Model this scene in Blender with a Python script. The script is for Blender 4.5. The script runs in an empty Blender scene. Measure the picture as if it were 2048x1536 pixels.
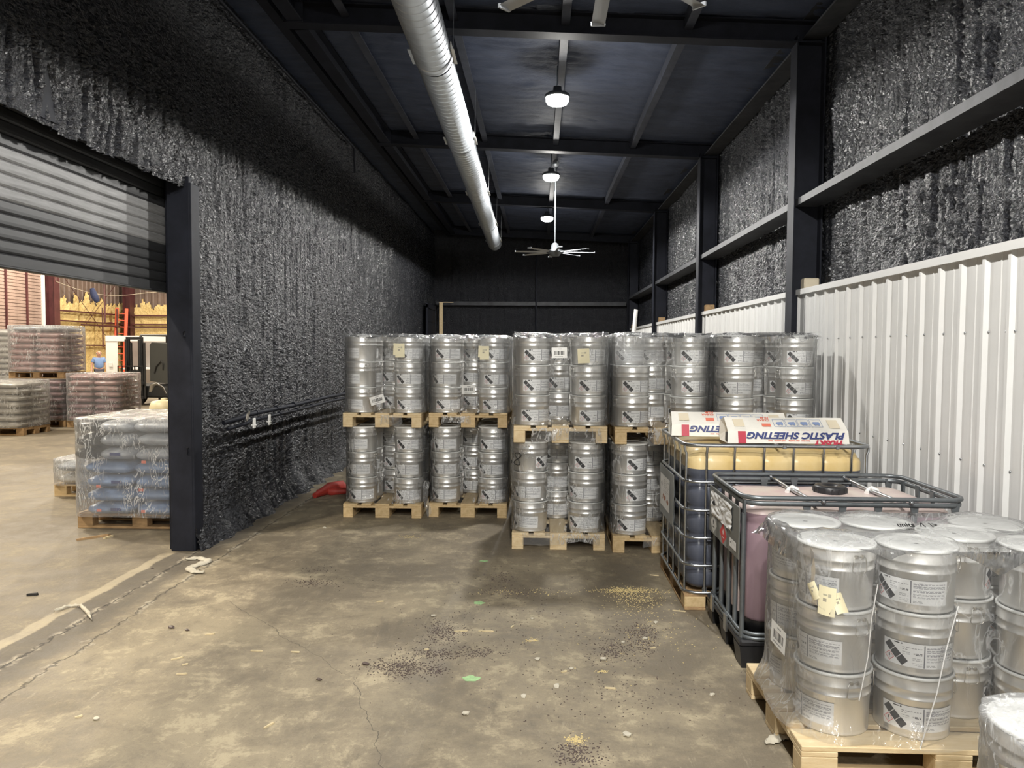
import bpy, bmesh, math, random
import numpy as np
from mathutils import Vector, Matrix, Euler

SC = bpy.context.scene
COL = SC.collection
PI = math.pi
R = math.radians

# ------------------------------------------------------------------ camera, world, exposure
FPX, CAM_H = 1500.0, 1.72            # focal length in pixels of a 2048 px wide frame, eye height
VPX, VPY, ROLL = 1078.0, 699.0, R(0.35)
d_ = Vector(((VPX - 1024) / FPX, (768 - VPY) / FPX, -1.0)).normalized()
u_ = Vector((math.sin(ROLL), math.cos(ROLL), 0.0))
u_.z = -(u_.x * d_.x + u_.y * d_.y) / d_.z
u_.normalize()
x_ = d_.cross(u_)
rot = Matrix((x_, d_, u_))           # camera -> world
cd = bpy.data.cameras.new('camera')
cd.sensor_width = 36.0
cd.lens = 36.0 * FPX / 2048.0
cd.clip_start, cd.clip_end = 0.05, 200
cam = bpy.data.objects.new('camera', cd)
cam.matrix_world = Matrix.Translation((0, 0, CAM_H)) @ rot.to_4x4()
COL.objects.link(cam)
SC.camera = cam

w = bpy.data.worlds.new('world')
SC.world = w
w.use_nodes = True
w.node_tree.nodes['Background'].inputs[0].default_value = (0.45, 0.55, 0.75, 1)
w.node_tree.nodes['Background'].inputs[1].default_value = 0.05

SC.view_settings.view_transform = 'Standard'
SC.view_settings.look = 'None'
SC.view_settings.exposure = 0.12
SC.view_settings.gamma = 1.0
SC.view_settings.use_curve_mapping = False
try:
    SC.cycles.transparent_max_bounces = 28
    SC.cycles.max_bounces = 6
    SC.cycles.caustics_reflective = False
    SC.cycles.caustics_refractive = False
    SC.cycles.sample_clamp_indirect = 4.0
except Exception:
    pass

LAMP_W = 420.0                        # each high bay lamp of the bay
LAMP_COL = (1.0, 0.975, 0.925)
HALL_W = 1400.0                       # each lamp of the neighbouring hall
HALL_COL = (1.0, 0.90, 0.74)
LAMPS = [(0.18, 8.4), (0.17, 12.1), (0.15, 15.9), (0.20, 1.7), (0.22, -0.1), (0.22, -1.9), (0.22, -3.7)]  # entries past the visible row are unseen fill lamps added for frontal light
HALL_LAMPS = [(-8.0, 8.5, 6.6), (-13.0, 14.0, 6.6), (-9.0, 21.0, 6.6), (-16.0, 25.0, 6.4), (-11.5, 29.5, 6.4), (-5.8, 1.0, 6.6)]  # last entry is an unseen fill lamp added to light the bag fronts

# ------------------------------------------------------------------ noise and mesh helpers
_prm = np.random.RandomState(7).permutation(256)
_prm = np.concatenate([_prm, _prm, _prm])
_ang = np.random.RandomState(9).rand(256) * 2 * PI
_gx, _gy = np.cos(_ang), np.sin(_ang)


def pn(x, y, s=0):
    """gradient noise, about -0.7..0.7"""
    x = np.asarray(x, float) + s * 17.31
    y = np.asarray(y, float) + s * 5.77
    xi, yi = np.floor(x).astype(int), np.floor(y).astype(int)
    fx, fy = x - xi, y - yi
    ux, uy = fx * fx * fx * (fx * (fx * 6 - 15) + 10), fy * fy * fy * (fy * (fy * 6 - 15) + 10)

    def g(a, b):
        h = _prm[_prm[(xi + a) & 255] + ((yi + b) & 255)]
        return _gx[h] * (fx - a) + _gy[h] * (fy - b)
    n0 = g(0, 0) * (1 - ux) + g(1, 0) * ux
    n1 = g(0, 1) * (1 - ux) + g(1, 1) * ux
    return n0 * (1 - uy) + n1 * uy


def sstep(a, b, x):
    t = np.clip((x - a) / (b - a), 0, 1)
    return t * t * (3 - 2 * t)


def mesh_np(name, co, quads, smooth=True):
    me = bpy.data.meshes.new(name)
    co = np.asarray(co, np.float32).reshape(-1, 3)
    quads = np.asarray(quads, np.int32).reshape(-1, 4)
    me.vertices.add(len(co))
    me.vertices.foreach_set('co', co.ravel())
    me.loops.add(len(quads) * 4)
    me.loops.foreach_set('vertex_index', quads.ravel())
    me.polygons.add(len(quads))
    me.polygons.foreach_set('loop_start', np.arange(0, len(quads) * 4, 4, dtype=np.int32))
    if smooth:
        me.polygons.foreach_set('use_smooth', np.ones(len(quads), bool))
    me.update(calc_edges=True)
    return me


def grid_quads(nu, nv, mask=None, wrap=False):
    iu = np.arange(nu if wrap else nu - 1)
    iv = np.arange(nv - 1)
    U, V = np.meshgrid(iu, iv, indexing='ij')
    U2 = (U + 1) % nu
    q = np.stack([U * nv + V, U2 * nv + V, U2 * nv + V + 1, U * nv + V + 1], -1)
    if mask is not None:
        q = q[mask]
    return q.reshape(-1, 4)


class MB:
    """collects shapes into one mesh"""
    def __init__(s):
        s.v, s.f, s.m, s.sm = [], [], [], []

    def add(s, vs, fs, mi=0, smooth=False):
        o = len(s.v)
        s.v += [tuple(p) for p in vs]
        for f in fs:
            s.f.append(tuple(i + o for i in f))
            s.m.append(mi)
            s.sm.append(smooth)
        return s

    def box(s, a, b, mi=0, M=None):
        (x0, y0, z0), (x1, y1, z1) = a, b
        vs = [(x0, y0, z0), (x1, y0, z0), (x1, y1, z0), (x0, y1, z0), (x0, y0, z1), (x1, y0, z1), (x1, y1, z1), (x0, y1, z1)]
        if M is not None:
            vs = [M @ Vector(p) for p in vs]
        return s.add(vs, [(0, 3, 2, 1), (4, 5, 6, 7), (0, 1, 5, 4), (1, 2, 6, 5), (2, 3, 7, 6), (3, 0, 4, 7)], mi)

    def bbox(s, a, b, r=0.004, mi=0):
        """box with chamfered edges"""
        bm = bmesh.new()
        bmesh.ops.create_cube(bm, size=1)
        for v in bm.verts:
            v.co = Vector([(a[i] + b[i]) / 2 + v.co[i] * (b[i] - a[i]) for i in range(3)])
        bmesh.ops.bevel(bm, geom=bm.edges[:], offset=r, segments=1, affect='EDGES')
        bm.verts.index_update()
        s.add([v.co[:] for v in bm.verts], [[v.index for v in f.verts] for f in bm.faces], mi)
        bm.free()
        return s

    def prism(s, poly, axis, a, b, mi=0, smooth=False):
        """extrude a 2D polygon along an axis (0 x: poly is (y,z); 1 y: (x,z); 2 z: (x,y))"""
        def P(p, t):
            return (t, p[0], p[1]) if axis == 0 else ((p[0], t, p[1]) if axis == 1 else (p[0], p[1], t))
        n = len(poly)
        vs = [P(p, a) for p in poly] + [P(p, b) for p in poly]
        fs = [(i, (i + 1) % n, (i + 1) % n + n, i + n) for i in range(n)]
        s.add(vs, fs, mi, smooth)
        s.add(vs, [tuple(range(n))[::-1], tuple(range(n, 2 * n))], mi)
        return s

    def lathe(s, prof, n=32, c=(0, 0, 0), mi=0, smooth=True, cap=True):
        k = len(prof)
        vs = []
        for i in range(n):
            a = 2 * PI * i / n
            for (r, z) in prof:
                vs.append((c[0] + r * math.cos(a), c[1] + r * math.sin(a), c[2] + z))
        fs = [(i * k + j, ((i + 1) % n) * k + j, ((i + 1) % n) * k + j + 1, i * k + j + 1) for i in range(n) for j in range(k - 1)]
        s.add(vs, fs, mi, smooth)
        if cap:
            s.add([vs[i * k] for i in range(n)], [tuple(range(n))[::-1]], mi)
            s.add([vs[i * k + k - 1] for i in range(n)], [tuple(range(n))], mi)
        return s

    def tube(s, pts, r, n=8, closed=False, mi=0, cap=True, flat=None):
        """sweep a circle (or an ellipse, flat=(ra, rb)) along points"""
        pts = [Vector(p) for p in pts]
        m = len(pts)
        rings = []
        up = None
        for i in range(m):
            if closed:
                t = (pts[(i + 1) % m] - pts[i - 1]).normalized()
            else:
                t = (pts[min(i + 1, m - 1)] - pts[max(i - 1, 0)]).normalized()
            if up is None:
                up = Vector((0, 0, 1)) if abs(t.z) < 0.9 else Vector((0, 1, 0))
            a = t.cross(up)
            if a.length < 1e-6:
                a = t.cross(Vector((1, 0, 0)))
            a.normalize()
            b = a.cross(t).normalized()
            up = b
            rr = r[i] if isinstance(r, (list, tuple)) else r
            ra, rb = flat if flat else (rr, rr)
            rings.append([pts[i] + a * (ra * math.cos(2 * PI * k / n)) + b * (rb * math.sin(2 * PI * k / n)) for k in range(n)])
        vs = [p for ring in rings for p in ring]
        fs = []
        for i in range(m if closed else m - 1):
            j = (i + 1) % m
            for k in range(n):
                fs.append((i * n + k, i * n + (k + 1) % n, j * n + (k + 1) % n, j * n + k))
        s.add(vs, fs, mi, True)
        if cap and not closed:
            s.add(rings[0], [tuple(range(n))], mi)
            s.add(rings[-1], [tuple(range(n))[::-1]], mi)
        return s

    def mesh(s, name):
        me = bpy.data.meshes.new(name)
        me.from_pydata(s.v, [], s.f)
        me.polygons.foreach_set('material_index', s.m)
        me.polygons.foreach_set('use_smooth', s.sm)
        bm = bmesh.new()
        bm.from_mesh(me)
        bmesh.ops.recalc_face_normals(bm, faces=bm.faces)
        bm.to_mesh(me)
        bm.free()
        me.update()
        return me


def obj(name, data, mats=None, parent=None, loc=(0, 0, 0), rot=(0, 0, 0)):
    me = data.mesh(name) if isinstance(data, MB) else data
    if mats is not None and len(me.materials) == 0:
        for m in (mats if isinstance(mats, (list, tuple)) else [mats]):
            me.materials.append(m)
    o = bpy.data.objects.new(name, me)
    COL.objects.link(o)
    if parent:
        o.parent = parent
    o.location = loc
    o.rotation_euler = rot
    return o


def tag(o, label=None, cat=None, group=None, kind=None):
    if label:
        o['label'] = label
    if cat:
        o['category'] = cat
    if group:
        o['group'] = group
    if kind:
        o['kind'] = kind
    return o


def thing(name, label, cat, loc=(0, 0, 0), rot=(0, 0, 0), group=None):
    o = bpy.data.objects.new(name, None)
    o.empty_display_size = 0.1
    COL.objects.link(o)
    o.location = loc
    o.rotation_euler = rot
    return tag(o, label, cat, group)


def struct(name, data, mats, parent=None, loc=(0, 0, 0), rot=(0, 0, 0)):
    o = obj(name, data, mats, parent, loc, rot)
    if not parent:
        o['kind'] = 'structure'
    return o


def dup(root, loc, rot, label=None, group=None, cat=None):
    r = root.copy()
    COL.objects.link(r)
    r.location, r.rotation_euler = loc, rot
    tag(r, label, cat, group)
    for ch in root.children:
        c = ch.copy()
        COL.objects.link(c)
        c.parent = r
        for g in ch.children:
            e = g.copy()
            COL.objects.link(e)
            e.parent = c
    return r


# ------------------------------------------------------------------ materials
def mat(name, col, rough=0.5, metal=0.0, var=0.0, vscale=6.0, bump=0.0, bscale=40.0, bdist=0.01, stretch=None, col2=None, rvar=0.0, coat=0.0, spec=None):
    m = bpy.data.materials.new(name)
    m.use_nodes = True
    nt = m.node_tree
    N, L = nt.nodes, nt.links
    b = N['Principled BSDF']
    b.inputs['Base Color'].default_value = (*col, 1)
    b.inputs['Roughness'].default_value = rough
    b.inputs['Metallic'].default_value = metal
    if coat:
        b.inputs['Coat Weight'].default_value = coat
        b.inputs['Coat Roughness'].default_value = 0.12
    if spec is not None:
        b.inputs['Specular IOR Level'].default_value = spec
    if var or bump or rvar or col2:
        tc = N.new('ShaderNodeTexCoord')
        mp = N.new('ShaderNodeMapping')
        L.new(tc.outputs['Object'], mp.inputs[0])
        if stretch:
            mp.inputs['Scale'].default_value = stretch
    if var or col2 or rvar:
        no = N.new('ShaderNodeTexNoise')
        no.inputs['Scale'].default_value = vscale
        no.inputs['Detail'].default_value = 6
        no.inputs['Roughness'].default_value = 0.65
        L.new(mp.outputs[0], no.inputs['Vector'])
        cr = N.new('ShaderNodeValToRGB')
        c2 = col2 if col2 else tuple(c * (1 - var) for c in col)
        c1 = col if col2 else tuple(min(1, c * (1 + var)) for c in col)
        cr.color_ramp.elements[0].color = (*c2, 1)
        cr.color_ramp.elements[1].color = (*c1, 1)
        cr.color_ramp.elements[0].position = 0.32
        cr.color_ramp.elements[1].position = 0.68
        L.new(no.outputs['Fac'], cr.inputs[0])
        L.new(cr.outputs[0], b.inputs['Base Color'])
        if rvar:
            mr = N.new('ShaderNodeMapRange')
            mr.inputs['From Min'].default_value = 0.3
            mr.inputs['From Max'].default_value = 0.7
            mr.inputs['To Min'].default_value = max(0.03, rough - rvar)
            mr.inputs['To Max'].default_value = min(1, rough + rvar)
            L.new(no.outputs['Fac'], mr.inputs['Value'])
            L.new(mr.outputs[0], b.inputs['Roughness'])
    if bump:
        nb = N.new('ShaderNodeTexNoise')
        nb.inputs['Scale'].default_value = bscale
        nb.inputs['Detail'].default_value = 4
        L.new(mp.outputs[0], nb.inputs['Vector'])
        bp = N.new('ShaderNodeBump')
        bp.inputs['Strength'].default_value = bump
        bp.inputs['Distance'].default_value = bdist
        L.new(nb.outputs['Fac'], bp.inputs['Height'])
        L.new(bp.outputs[0], b.inputs['Normal'])
    return m


def mat_attr(name, rough=0.5, coat=0.0):
    """printed paper: the print sits in a colour attribute of the mesh"""
    m = bpy.data.materials.new(name)
    m.use_nodes = True
    N, L = m.node_tree.nodes, m.node_tree.links
    a = N.new('ShaderNodeAttribute')
    a.attribute_name = 'print'
    b = N['Principled BSDF']
    b.inputs['Roughness'].default_value = rough
    b.inputs['Coat Weight'].default_value = coat
    L.new(a.outputs['Color'], b.inputs['Base Color'])
    return m


def mat_film(name, haze=0.07, wr=0.35, scale=9.0, tint=(0.97, 0.975, 0.98), rough=0.14, bumpd=0.02, facing=0.30, gloss=0.75):
    """clear wrinkled polythene: mostly see-through, hazy on the folds, glossy"""
    m = bpy.data.materials.new(name)
    m.use_nodes = True
    N, L = m.node_tree.nodes, m.node_tree.links
    for n in list(N):
        if n.type != 'OUTPUT_MATERIAL':
            N.remove(n)
    out = [n for n in N if n.type == 'OUTPUT_MATERIAL'][0]
    tc = N.new('ShaderNodeTexCoord')
    mp = N.new('ShaderNodeMapping')
    mp.inputs['Rotation'].default_value = (0.3, 0.5, 0.2)
    mp.inputs['Scale'].default_value = (1.6, 1.6, 0.55)
    L.new(tc.outputs['Object'], mp.inputs[0])
    n1 = N.new('ShaderNodeTexNoise')
    n1.inputs['Scale'].default_value = scale
    n1.inputs['Detail'].default_value = 3
    n1.inputs['Distortion'].default_value = 1.2
    L.new(mp.outputs[0], n1.inputs['Vector'])
    # ridges: 1 - |2n-1|
    ab = N.new('ShaderNodeMath'); ab.operation = 'SUBTRACT'; ab.inputs[1].default_value = 0.5
    L.new(n1.outputs['Fac'], ab.inputs[0])
    a2 = N.new('ShaderNodeMath'); a2.operation = 'ABSOLUTE'
    L.new(ab.outputs[0], a2.inputs[0])
    rg = N.new('ShaderNodeMapRange')
    rg.inputs['From Min'].default_value = 0.0
    rg.inputs['From Max'].default_value = 0.035
    rg.inputs['To Min'].default_value = 1.0
    rg.inputs['To Max'].default_value = 0.0
    L.new(a2.outputs[0], rg.inputs['Value'])
    n2 = N.new('ShaderNodeTexNoise')
    n2.inputs['Scale'].default_value = scale * 0.35
    n2.inputs['Detail'].default_value = 2
    L.new(tc.outputs['Object'], n2.inputs['Vector'])
    gate = N.new('ShaderNodeMapRange')
    gate.inputs['From Min'].default_value = 0.45
    gate.inputs['From Max'].default_value = 0.62
    L.new(n2.outputs['Fac'], gate.inputs['Value'])
    mu = N.new('ShaderNodeMath'); mu.operation = 'MULTIPLY'
    L.new(rg.outputs[0], mu.inputs[0]); L.new(gate.outputs[0], mu.inputs[1])
    lw = N.new('ShaderNodeLayerWeight')
    lw.inputs['Blend'].default_value = 0.25
    bp = N.new('ShaderNodeBump')
    bp.inputs['Strength'].default_value = 1.0
    bp.inputs['Distance'].default_value = bumpd
    L.new(n1.outputs['Fac'], bp.inputs['Height'])
    fa = N.new('ShaderNodeMath'); fa.operation = 'MULTIPLY_ADD'
    L.new(lw.outputs['Facing'], fa.inputs[0]); fa.inputs[1].default_value = facing; fa.inputs[2].default_value = haze
    fb = N.new('ShaderNodeMath'); fb.operation = 'MULTIPLY_ADD'; fb.use_clamp = True
    L.new(mu.outputs[0], fb.inputs[0]); fb.inputs[1].default_value = wr
    L.new(fa.outputs[0], fb.inputs[2])
    tr = N.new('ShaderNodeBsdfTransparent')
    tr.inputs[0].default_value = (*tint, 1)
    df = N.new('ShaderNodeBsdfDiffuse')
    df.inputs[0].default_value = (0.86, 0.87, 0.88, 1)
    tl = N.new('ShaderNodeBsdfTranslucent')
    tl.inputs[0].default_value = (0.86, 0.87, 0.88, 1)
    dt = N.new('ShaderNodeMixShader'); dt.inputs[0].default_value = 0.45
    L.new(df.outputs[0], dt.inputs[1]); L.new(tl.outputs[0], dt.inputs[2])
    m1 = N.new('ShaderNodeMixShader')
    L.new(fb.outputs[0], m1.inputs[0]); L.new(tr.outputs[0], m1.inputs[1]); L.new(dt.outputs[0], m1.inputs[2])
    gl = N.new('ShaderNodeBsdfGlossy')
    gl.inputs['Roughness'].default_value = rough
    L.new(bp.outputs[0], gl.inputs['Normal'])
    fr = N.new('ShaderNodeFresnel'); fr.inputs['IOR'].default_value = 1.45
    m2 = N.new('ShaderNodeMixShader')
    fm = N.new('ShaderNodeMath'); fm.operation = 'MULTIPLY'; fm.inputs[1].default_value = gloss
    L.new(fr.outputs[0], fm.inputs[0])
    L.new(fm.outputs[0], m2.inputs[0]); L.new(m1.outputs[0], m2.inputs[1]); L.new(gl.outputs[0], m2.inputs[2])
    L.new(m2.outputs[0], out.inputs['Surface'])
    return m


def mat_emit(name, col, strength):
    m = bpy.data.materials.new(name)
    m.use_nodes = True
    b = m.node_tree.nodes['Principled BSDF']
    b.inputs['Base Color'].default_value = (*col, 1)
    b.inputs['Emission Color'].default_value = (*col, 1)
    b.inputs['Emission Strength'].default_value = strength
    return m


def mat_floor(name):
    m = bpy.data.materials.new(name)
    m.use_nodes = True
    N, L = m.node_tree.nodes, m.node_tree.links
    b = N['Principled BSDF']
    tc = N.new('ShaderNodeTexCoord')
    P = tc.outputs['Object']

    def noise(scale, detail=5, rough=0.6, dist=0.0, sc=None, off=(0, 0, 0)):
        mp = N.new('ShaderNodeMapping')
        mp.inputs['Location'].default_value = off
        if sc:
            mp.inputs['Scale'].default_value = sc
        L.new(P, mp.inputs[0])
        n = N.new('ShaderNodeTexNoise')
        n.inputs['Scale'].default_value = scale
        n.inputs['Detail'].default_value = detail
        n.inputs['Roughness'].default_value = rough
        n.inputs['Distortion'].default_value = dist
        L.new(mp.outputs[0], n.inputs['Vector'])
        return n.outputs['Fac']

    def rng(v, a, b_, c=0.0, d=1.0):
        r = N.new('ShaderNodeMapRange')
        r.interpolation_type = 'SMOOTHSTEP'
        for k, x in zip(('From Min', 'From Max', 'To Min', 'To Max'), (a, b_, c, d)):
            r.inputs[k].default_value = x
        L.new(v, r.inputs['Value'])
        return r.outputs[0]

    def mix(f, c1, c2):
        x = N.new('ShaderNodeMix')
        x.data_type = 'RGBA'
        if isinstance(f, float):
            x.inputs[0].default_value = f
        else:
            L.new(f, x.inputs[0])
        for k, c in ((6, c1), (7, c2)):
            if isinstance(c, tuple):
                x.inputs[k].default_value = (*c, 1)
            else:
                L.new(c, x.inputs[k])
        return x.outputs[2]

    def op(o, a, b2):
        x = N.new('ShaderNodeMath')
        x.operation = o
        x.use_clamp = False
        for k, v in ((0, a), (1, b2)):
            if isinstance(v, (int, float)):
                x.inputs[k].default_value = v
            else:
                L.new(v, x.inputs[k])
        return x.outputs[0]
    big = noise(0.8, 10, 0.70, 0.3)
    mid = noise(3.4, 10, 0.80, 0.2, None, (3, 1, 0))
    fine = noise(38, 5, 0.7)
    streak = noise(2.2, 6, 0.7, 0.2, (1.9, 0.6, 1), (7, 2, 0))
    patch = op('ADD', op('MULTIPLY', big, 0.60), op('MULTIPLY', mid, 0.40))
    c = mix(rng(patch, 0.43, 0.57), (0.165, 0.136, 0.094), (0.285, 0.238, 0.160))
    c = mix(op('MULTIPLY', rng(mid, 0.52, 0.60, 0, 0.75), rng(big, 0.42, 0.56)), c, (0.43, 0.365, 0.245))
    c = mix(rng(streak, 0.55, 0.75, 0, 0.55), c, (0.085, 0.072, 0.055))
    scr = noise(9, 6, 0.75, 0.1, (3.2, 0.7, 1), (2, 4, 0))
    c = mix(rng(scr, 0.56, 0.74, 0, 0.6), c, (0.40, 0.345, 0.245))
    c = mix(rng(scr, 0.26, 0.40, 0.5, 0), c, (0.090, 0.076, 0.056))
    grit = noise(95, 3, 0.7)
    c = mix(rng(grit, 0.58, 0.72, 0, 0.5), c, (0.085, 0.070, 0.052))
    c = mix(rng(grit, 0.26, 0.38, 0.45, 0), c, (0.40, 0.35, 0.26))
    c = mix(rng(fine, 0.60, 0.75, 0, 0.55), c, (0.075, 0.062, 0.046))
    c = mix(rng(fine, 0.22, 0.34, 0.45, 0), c, (0.46, 0.41, 0.30))
    sp = N.new('ShaderNodeSeparateXYZ')
    L.new(P, sp.inputs[0])
    X, Y = sp.outputs[0], sp.outputs[1]
    wob = op('MULTIPLY', op('SUBTRACT', noise(4, 4), 0.5), 0.10)
    wob2 = op('MULTIPLY', op('SUBTRACT', noise(11, 5, 0.7, 0, None, (9, 9, 0)), 0.5), 0.14)
    Xw = op('ADD', X, wob)
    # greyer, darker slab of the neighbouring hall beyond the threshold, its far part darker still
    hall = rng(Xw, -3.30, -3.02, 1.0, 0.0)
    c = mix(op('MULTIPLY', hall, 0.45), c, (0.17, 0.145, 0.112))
    # dark threshold band, pale painted line, crumbled joints
    band = op('MULTIPLY', rng(Xw, -3.06, -3.02), rng(Xw, -2.78, -2.60, 1, 0))
    band = op('MULTIPLY', band, rng(Y, 8.5, 9.5, 1, 0))
    c = mix(op('MULTIPLY', band, 0.72), c, (0.085, 0.073, 0.058))
    line = op('MULTIPLY', rng(Xw, -3.135, -3.115), rng(Xw, -3.045, -3.025, 1, 0))
    line = op('MULTIPLY', line, rng(Y, 6.05, 6.12, 1, 0))
    line = op('MULTIPLY', line, rng(mid, 0.30, 0.52, 0.35, 1))
    c = mix(op('MULTIPLY', line, 0.7), c, (0.44, 0.375, 0.26))
    height = op('MULTIPLY', fine, 0.35)
    height = op('ADD', height, mid)
    for x0, amp in ((-2.86, 1.0), (-2.60, 0.8)):
        dx = op('ABSOLUTE', op('SUBTRACT', op('ADD', X, op('ADD', wob, wob2)), x0), 0)
        gap = rng(dx, 0.002, 0.011, 1.0, 0.0)
        rim = op('MULTIPLY', rng(dx, 0.015, 0.05, 1.0, 0.0), rng(noise(7, 3, 0.6, 0, None, (x0, 5, 0)), 0.48, 0.6))
        lim = rng(Y, 9.2, 9.9, 1, 0)
        c = mix(op('MULTIPLY', op('MULTIPLY', rim, lim), 0.8), c, (0.42, 0.37, 0.28))
        c = mix(op('MULTIPLY', op('MULTIPLY', gap, lim), amp * 0.85), c, (0.035, 0.03, 0.024))
        height = op('SUBTRACT', height, op('MULTIPLY', gap, 1.6))
        height = op('ADD', height, op('MULTIPLY', rim, 0.8))
    # two settlement cracks across the bay
    for (ax, ay, bx, by, y0, y1) in ((-0.92, 3.75, -0.42, 2.45, 2.3, 3.85), (-2.35, 5.2, -1.0, 3.85, 3.8, 5.0)):
        k = (bx - ax) / (by - ay)
        lx = op('SUBTRACT', X, op('ADD', op('MULTIPLY', op('SUBTRACT', Y, ay), k), ax))
        dx = op('ABSOLUTE', op('ADD', lx, op('MULTIPLY', op('SUBTRACT', noise(5, 3, 0.6, 0, None, (1, 6, 0)), 0.5), 0.16)), 0)
        cr = op('MULTIPLY', rng(dx, 0.001, 0.0035, 1, 0), op('MULTIPLY', rng(Y, y0, y0 + 0.1), rng(Y, y1 - 0.1, y1, 1, 0)))
        c = mix(op('MULTIPLY', cr, 0.75), c, (0.04, 0.034, 0.027))
    L.new(c, b.inputs['Base Color'])
    L.new(rng(mid, 0.35, 0.7, 0.55, 0.8), b.inputs['Roughness'])
    bp = N.new('ShaderNodeBump')
    bp.inputs['Strength'].default_value = 0.55
    bp.inputs['Distance'].default_value = 0.012
    L.new(height, bp.inputs['Height'])
    L.new(bp.outputs[0], b.inputs['Normal'])
    return m


M = {}
M['floor'] = mat_floor('concrete_floor')
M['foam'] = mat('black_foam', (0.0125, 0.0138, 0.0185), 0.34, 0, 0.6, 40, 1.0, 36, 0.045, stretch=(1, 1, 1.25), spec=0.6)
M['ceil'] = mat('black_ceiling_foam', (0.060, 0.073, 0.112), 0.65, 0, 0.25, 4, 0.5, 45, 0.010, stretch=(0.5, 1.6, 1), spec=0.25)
M['steel_black'] = mat('black_painted_steel', (0.014, 0.0155, 0.022), 0.6, 0, 0.3, 5, spec=0.15)
M['girt'] = mat('dusty_black_girt', (0.045, 0.047, 0.052), 0.55, 0, 0.4, 5, spec=0.25)
M['purlin'] = mat('dull_black_purlin', (0.050, 0.055, 0.072), 0.6, 0, 0.3, 5, spec=0.2)
M['slat'] = mat('black_slat_paint', (0.018, 0.0185, 0.020), 0.5, 0.0, 0.35, 7, stretch=(1, 0.5, 5))
M['slat_lit'] = mat('lit_grey_slat', (0.22, 0.22, 0.22), 0.5, 0.0, 0, 5, col2=(0.10, 0.10, 0.10), stretch=(1, 0.6, 6))  # lamplight put into the slat colour, with worn mottling
M['panel'] = mat('white_panel', (0.67, 0.668, 0.655), 0.38, 0, 0.03, 3, coat=0.15)
M['galv'] = mat('galvanised', (0.68, 0.73, 0.79), 0.42, 0.80, 0.06, 10, rvar=0.05)
M['tin'] = mat('drum_tinplate', (0.82, 0.81, 0.785), 0.34, 0.74, 0.05, 9, rvar=0.07, stretch=(1, 1, 0.35))
M['lid'] = mat('drum_lid', (0.80, 0.80, 0.77), 0.45, 0.10, 0.04, 8)
M['wire'] = mat('handle_wire', (0.62, 0.60, 0.56), 0.3, 1.0)
M['pine'] = mat('pallet_pine', (0.66, 0.50, 0.28), 0.62, 0, 0, 5, 0.25, 60, 0.004, stretch=(6, 1, 6), col2=(0.50, 0.35, 0.17))
M['pine_pale'] = mat('pale_new_pine', (0.74, 0.60, 0.38), 0.6, 0, 0, 5, 0.25, 60, 0.004, stretch=(6, 1, 6), col2=(0.62, 0.46, 0.25))
M['pine_old'] = mat('old_pallet_wood', (0.46, 0.30, 0.15), 0.7, 0, 0, 5, 0.3, 60, 0.004, stretch=(6, 1, 6), col2=(0.28, 0.18, 0.09))
M['print'] = mat_attr('printed_paper', 0.5)
M['film'] = mat_film('clear_film', 0.07, 0.45, 8.0, facing=0.50)
M['film_low'] = mat_film('clear_tight_film', 0.035, 0.75, 9.0, facing=0.22, bumpd=0.03)
M['film_near'] = mat_film('clear_film_near', 0.06, 0.30, 7.0, facing=0.35)
M['film_bag'] = mat_film('crinkled_film', 0.16, 0.8, 11.0, rough=0.12, bumpd=0.03, facing=0.4, gloss=0.7)
M['cage'] = mat('cage_steel', (0.45, 0.47, 0.49), 0.33, 1.0, 0.15, 10)
M['cage_dark'] = mat('dull_cage_steel', (0.16, 0.175, 0.185), 0.42, 0.6, 0.2, 8)
M['plate'] = mat('label_plate_steel', (0.28, 0.29, 0.28), 0.45, 0.7, 0.12, 4)
M['blackplastic'] = mat('black_plastic', (0.020, 0.020, 0.022), 0.42, 0, 0.2, 8)
M['amber'] = mat('amber_plastic', (0.66, 0.47, 0.18), 0.32, 0, 0, 2.2, col2=(0.76, 0.62, 0.36))
M['navy'] = mat('navy_liquid_plastic', (0.088, 0.098, 0.130), 0.30, 0, 0.18, 2.2)
M['pink'] = mat('mauve_plastic', (0.290, 0.200, 0.230), 0.34, 0, 0.10, 2.2)
M['pink_pale'] = mat('pale_pink_plastic', (0.62, 0.46, 0.46), 0.36, 0, 0, 5, col2=(0.70, 0.62, 0.55))
M['blackliq'] = mat('black_base_pan', (0.010, 0.010, 0.011), 0.35)
M['carton'] = mat('white_carton', (0.78, 0.755, 0.69), 0.55, 0, 0.06, 6)
M['ink_blue'] = mat('ink_blue', (0.030, 0.045, 0.17), 0.5)
M['ink_red'] = mat('ink_red', (0.46, 0.030, 0.060), 0.5)
M['ink_orange'] = mat('ink_faded_red', (0.75, 0.20, 0.13), 0.5)
M['ink_pale'] = mat('ink_pale_blue', (0.25, 0.33, 0.55), 0.5)
M['ink_black'] = mat('ink_black', (0.012, 0.012, 0.013), 0.5)
M['note'] = mat('cream_note_paper', (0.74, 0.68, 0.45), 0.6, 0, 0.05, 5)
M['tape'] = mat('tan_tape', (0.70, 0.62, 0.47), 0.4)
M['fan'] = mat('fan_blade_silver', (0.36, 0.38, 0.41), 0.38, 0.5)
M['fan_dark'] = mat('fan_hub_grey', (0.10, 0.11, 0.12), 0.4, 0.3)
M['white'] = mat('white_enamel', (0.80, 0.80, 0.78), 0.4)
M['lens'] = mat_emit('lamp_lens', (1.0, 0.965, 0.88), 60.0)
M['yfoam'] = mat('yellow_foam', (0.78, 0.62, 0.30), 0.75, 0, 0, 2.4, 0.8, 14, 0.05, col2=(0.66, 0.48, 0.19))
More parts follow.
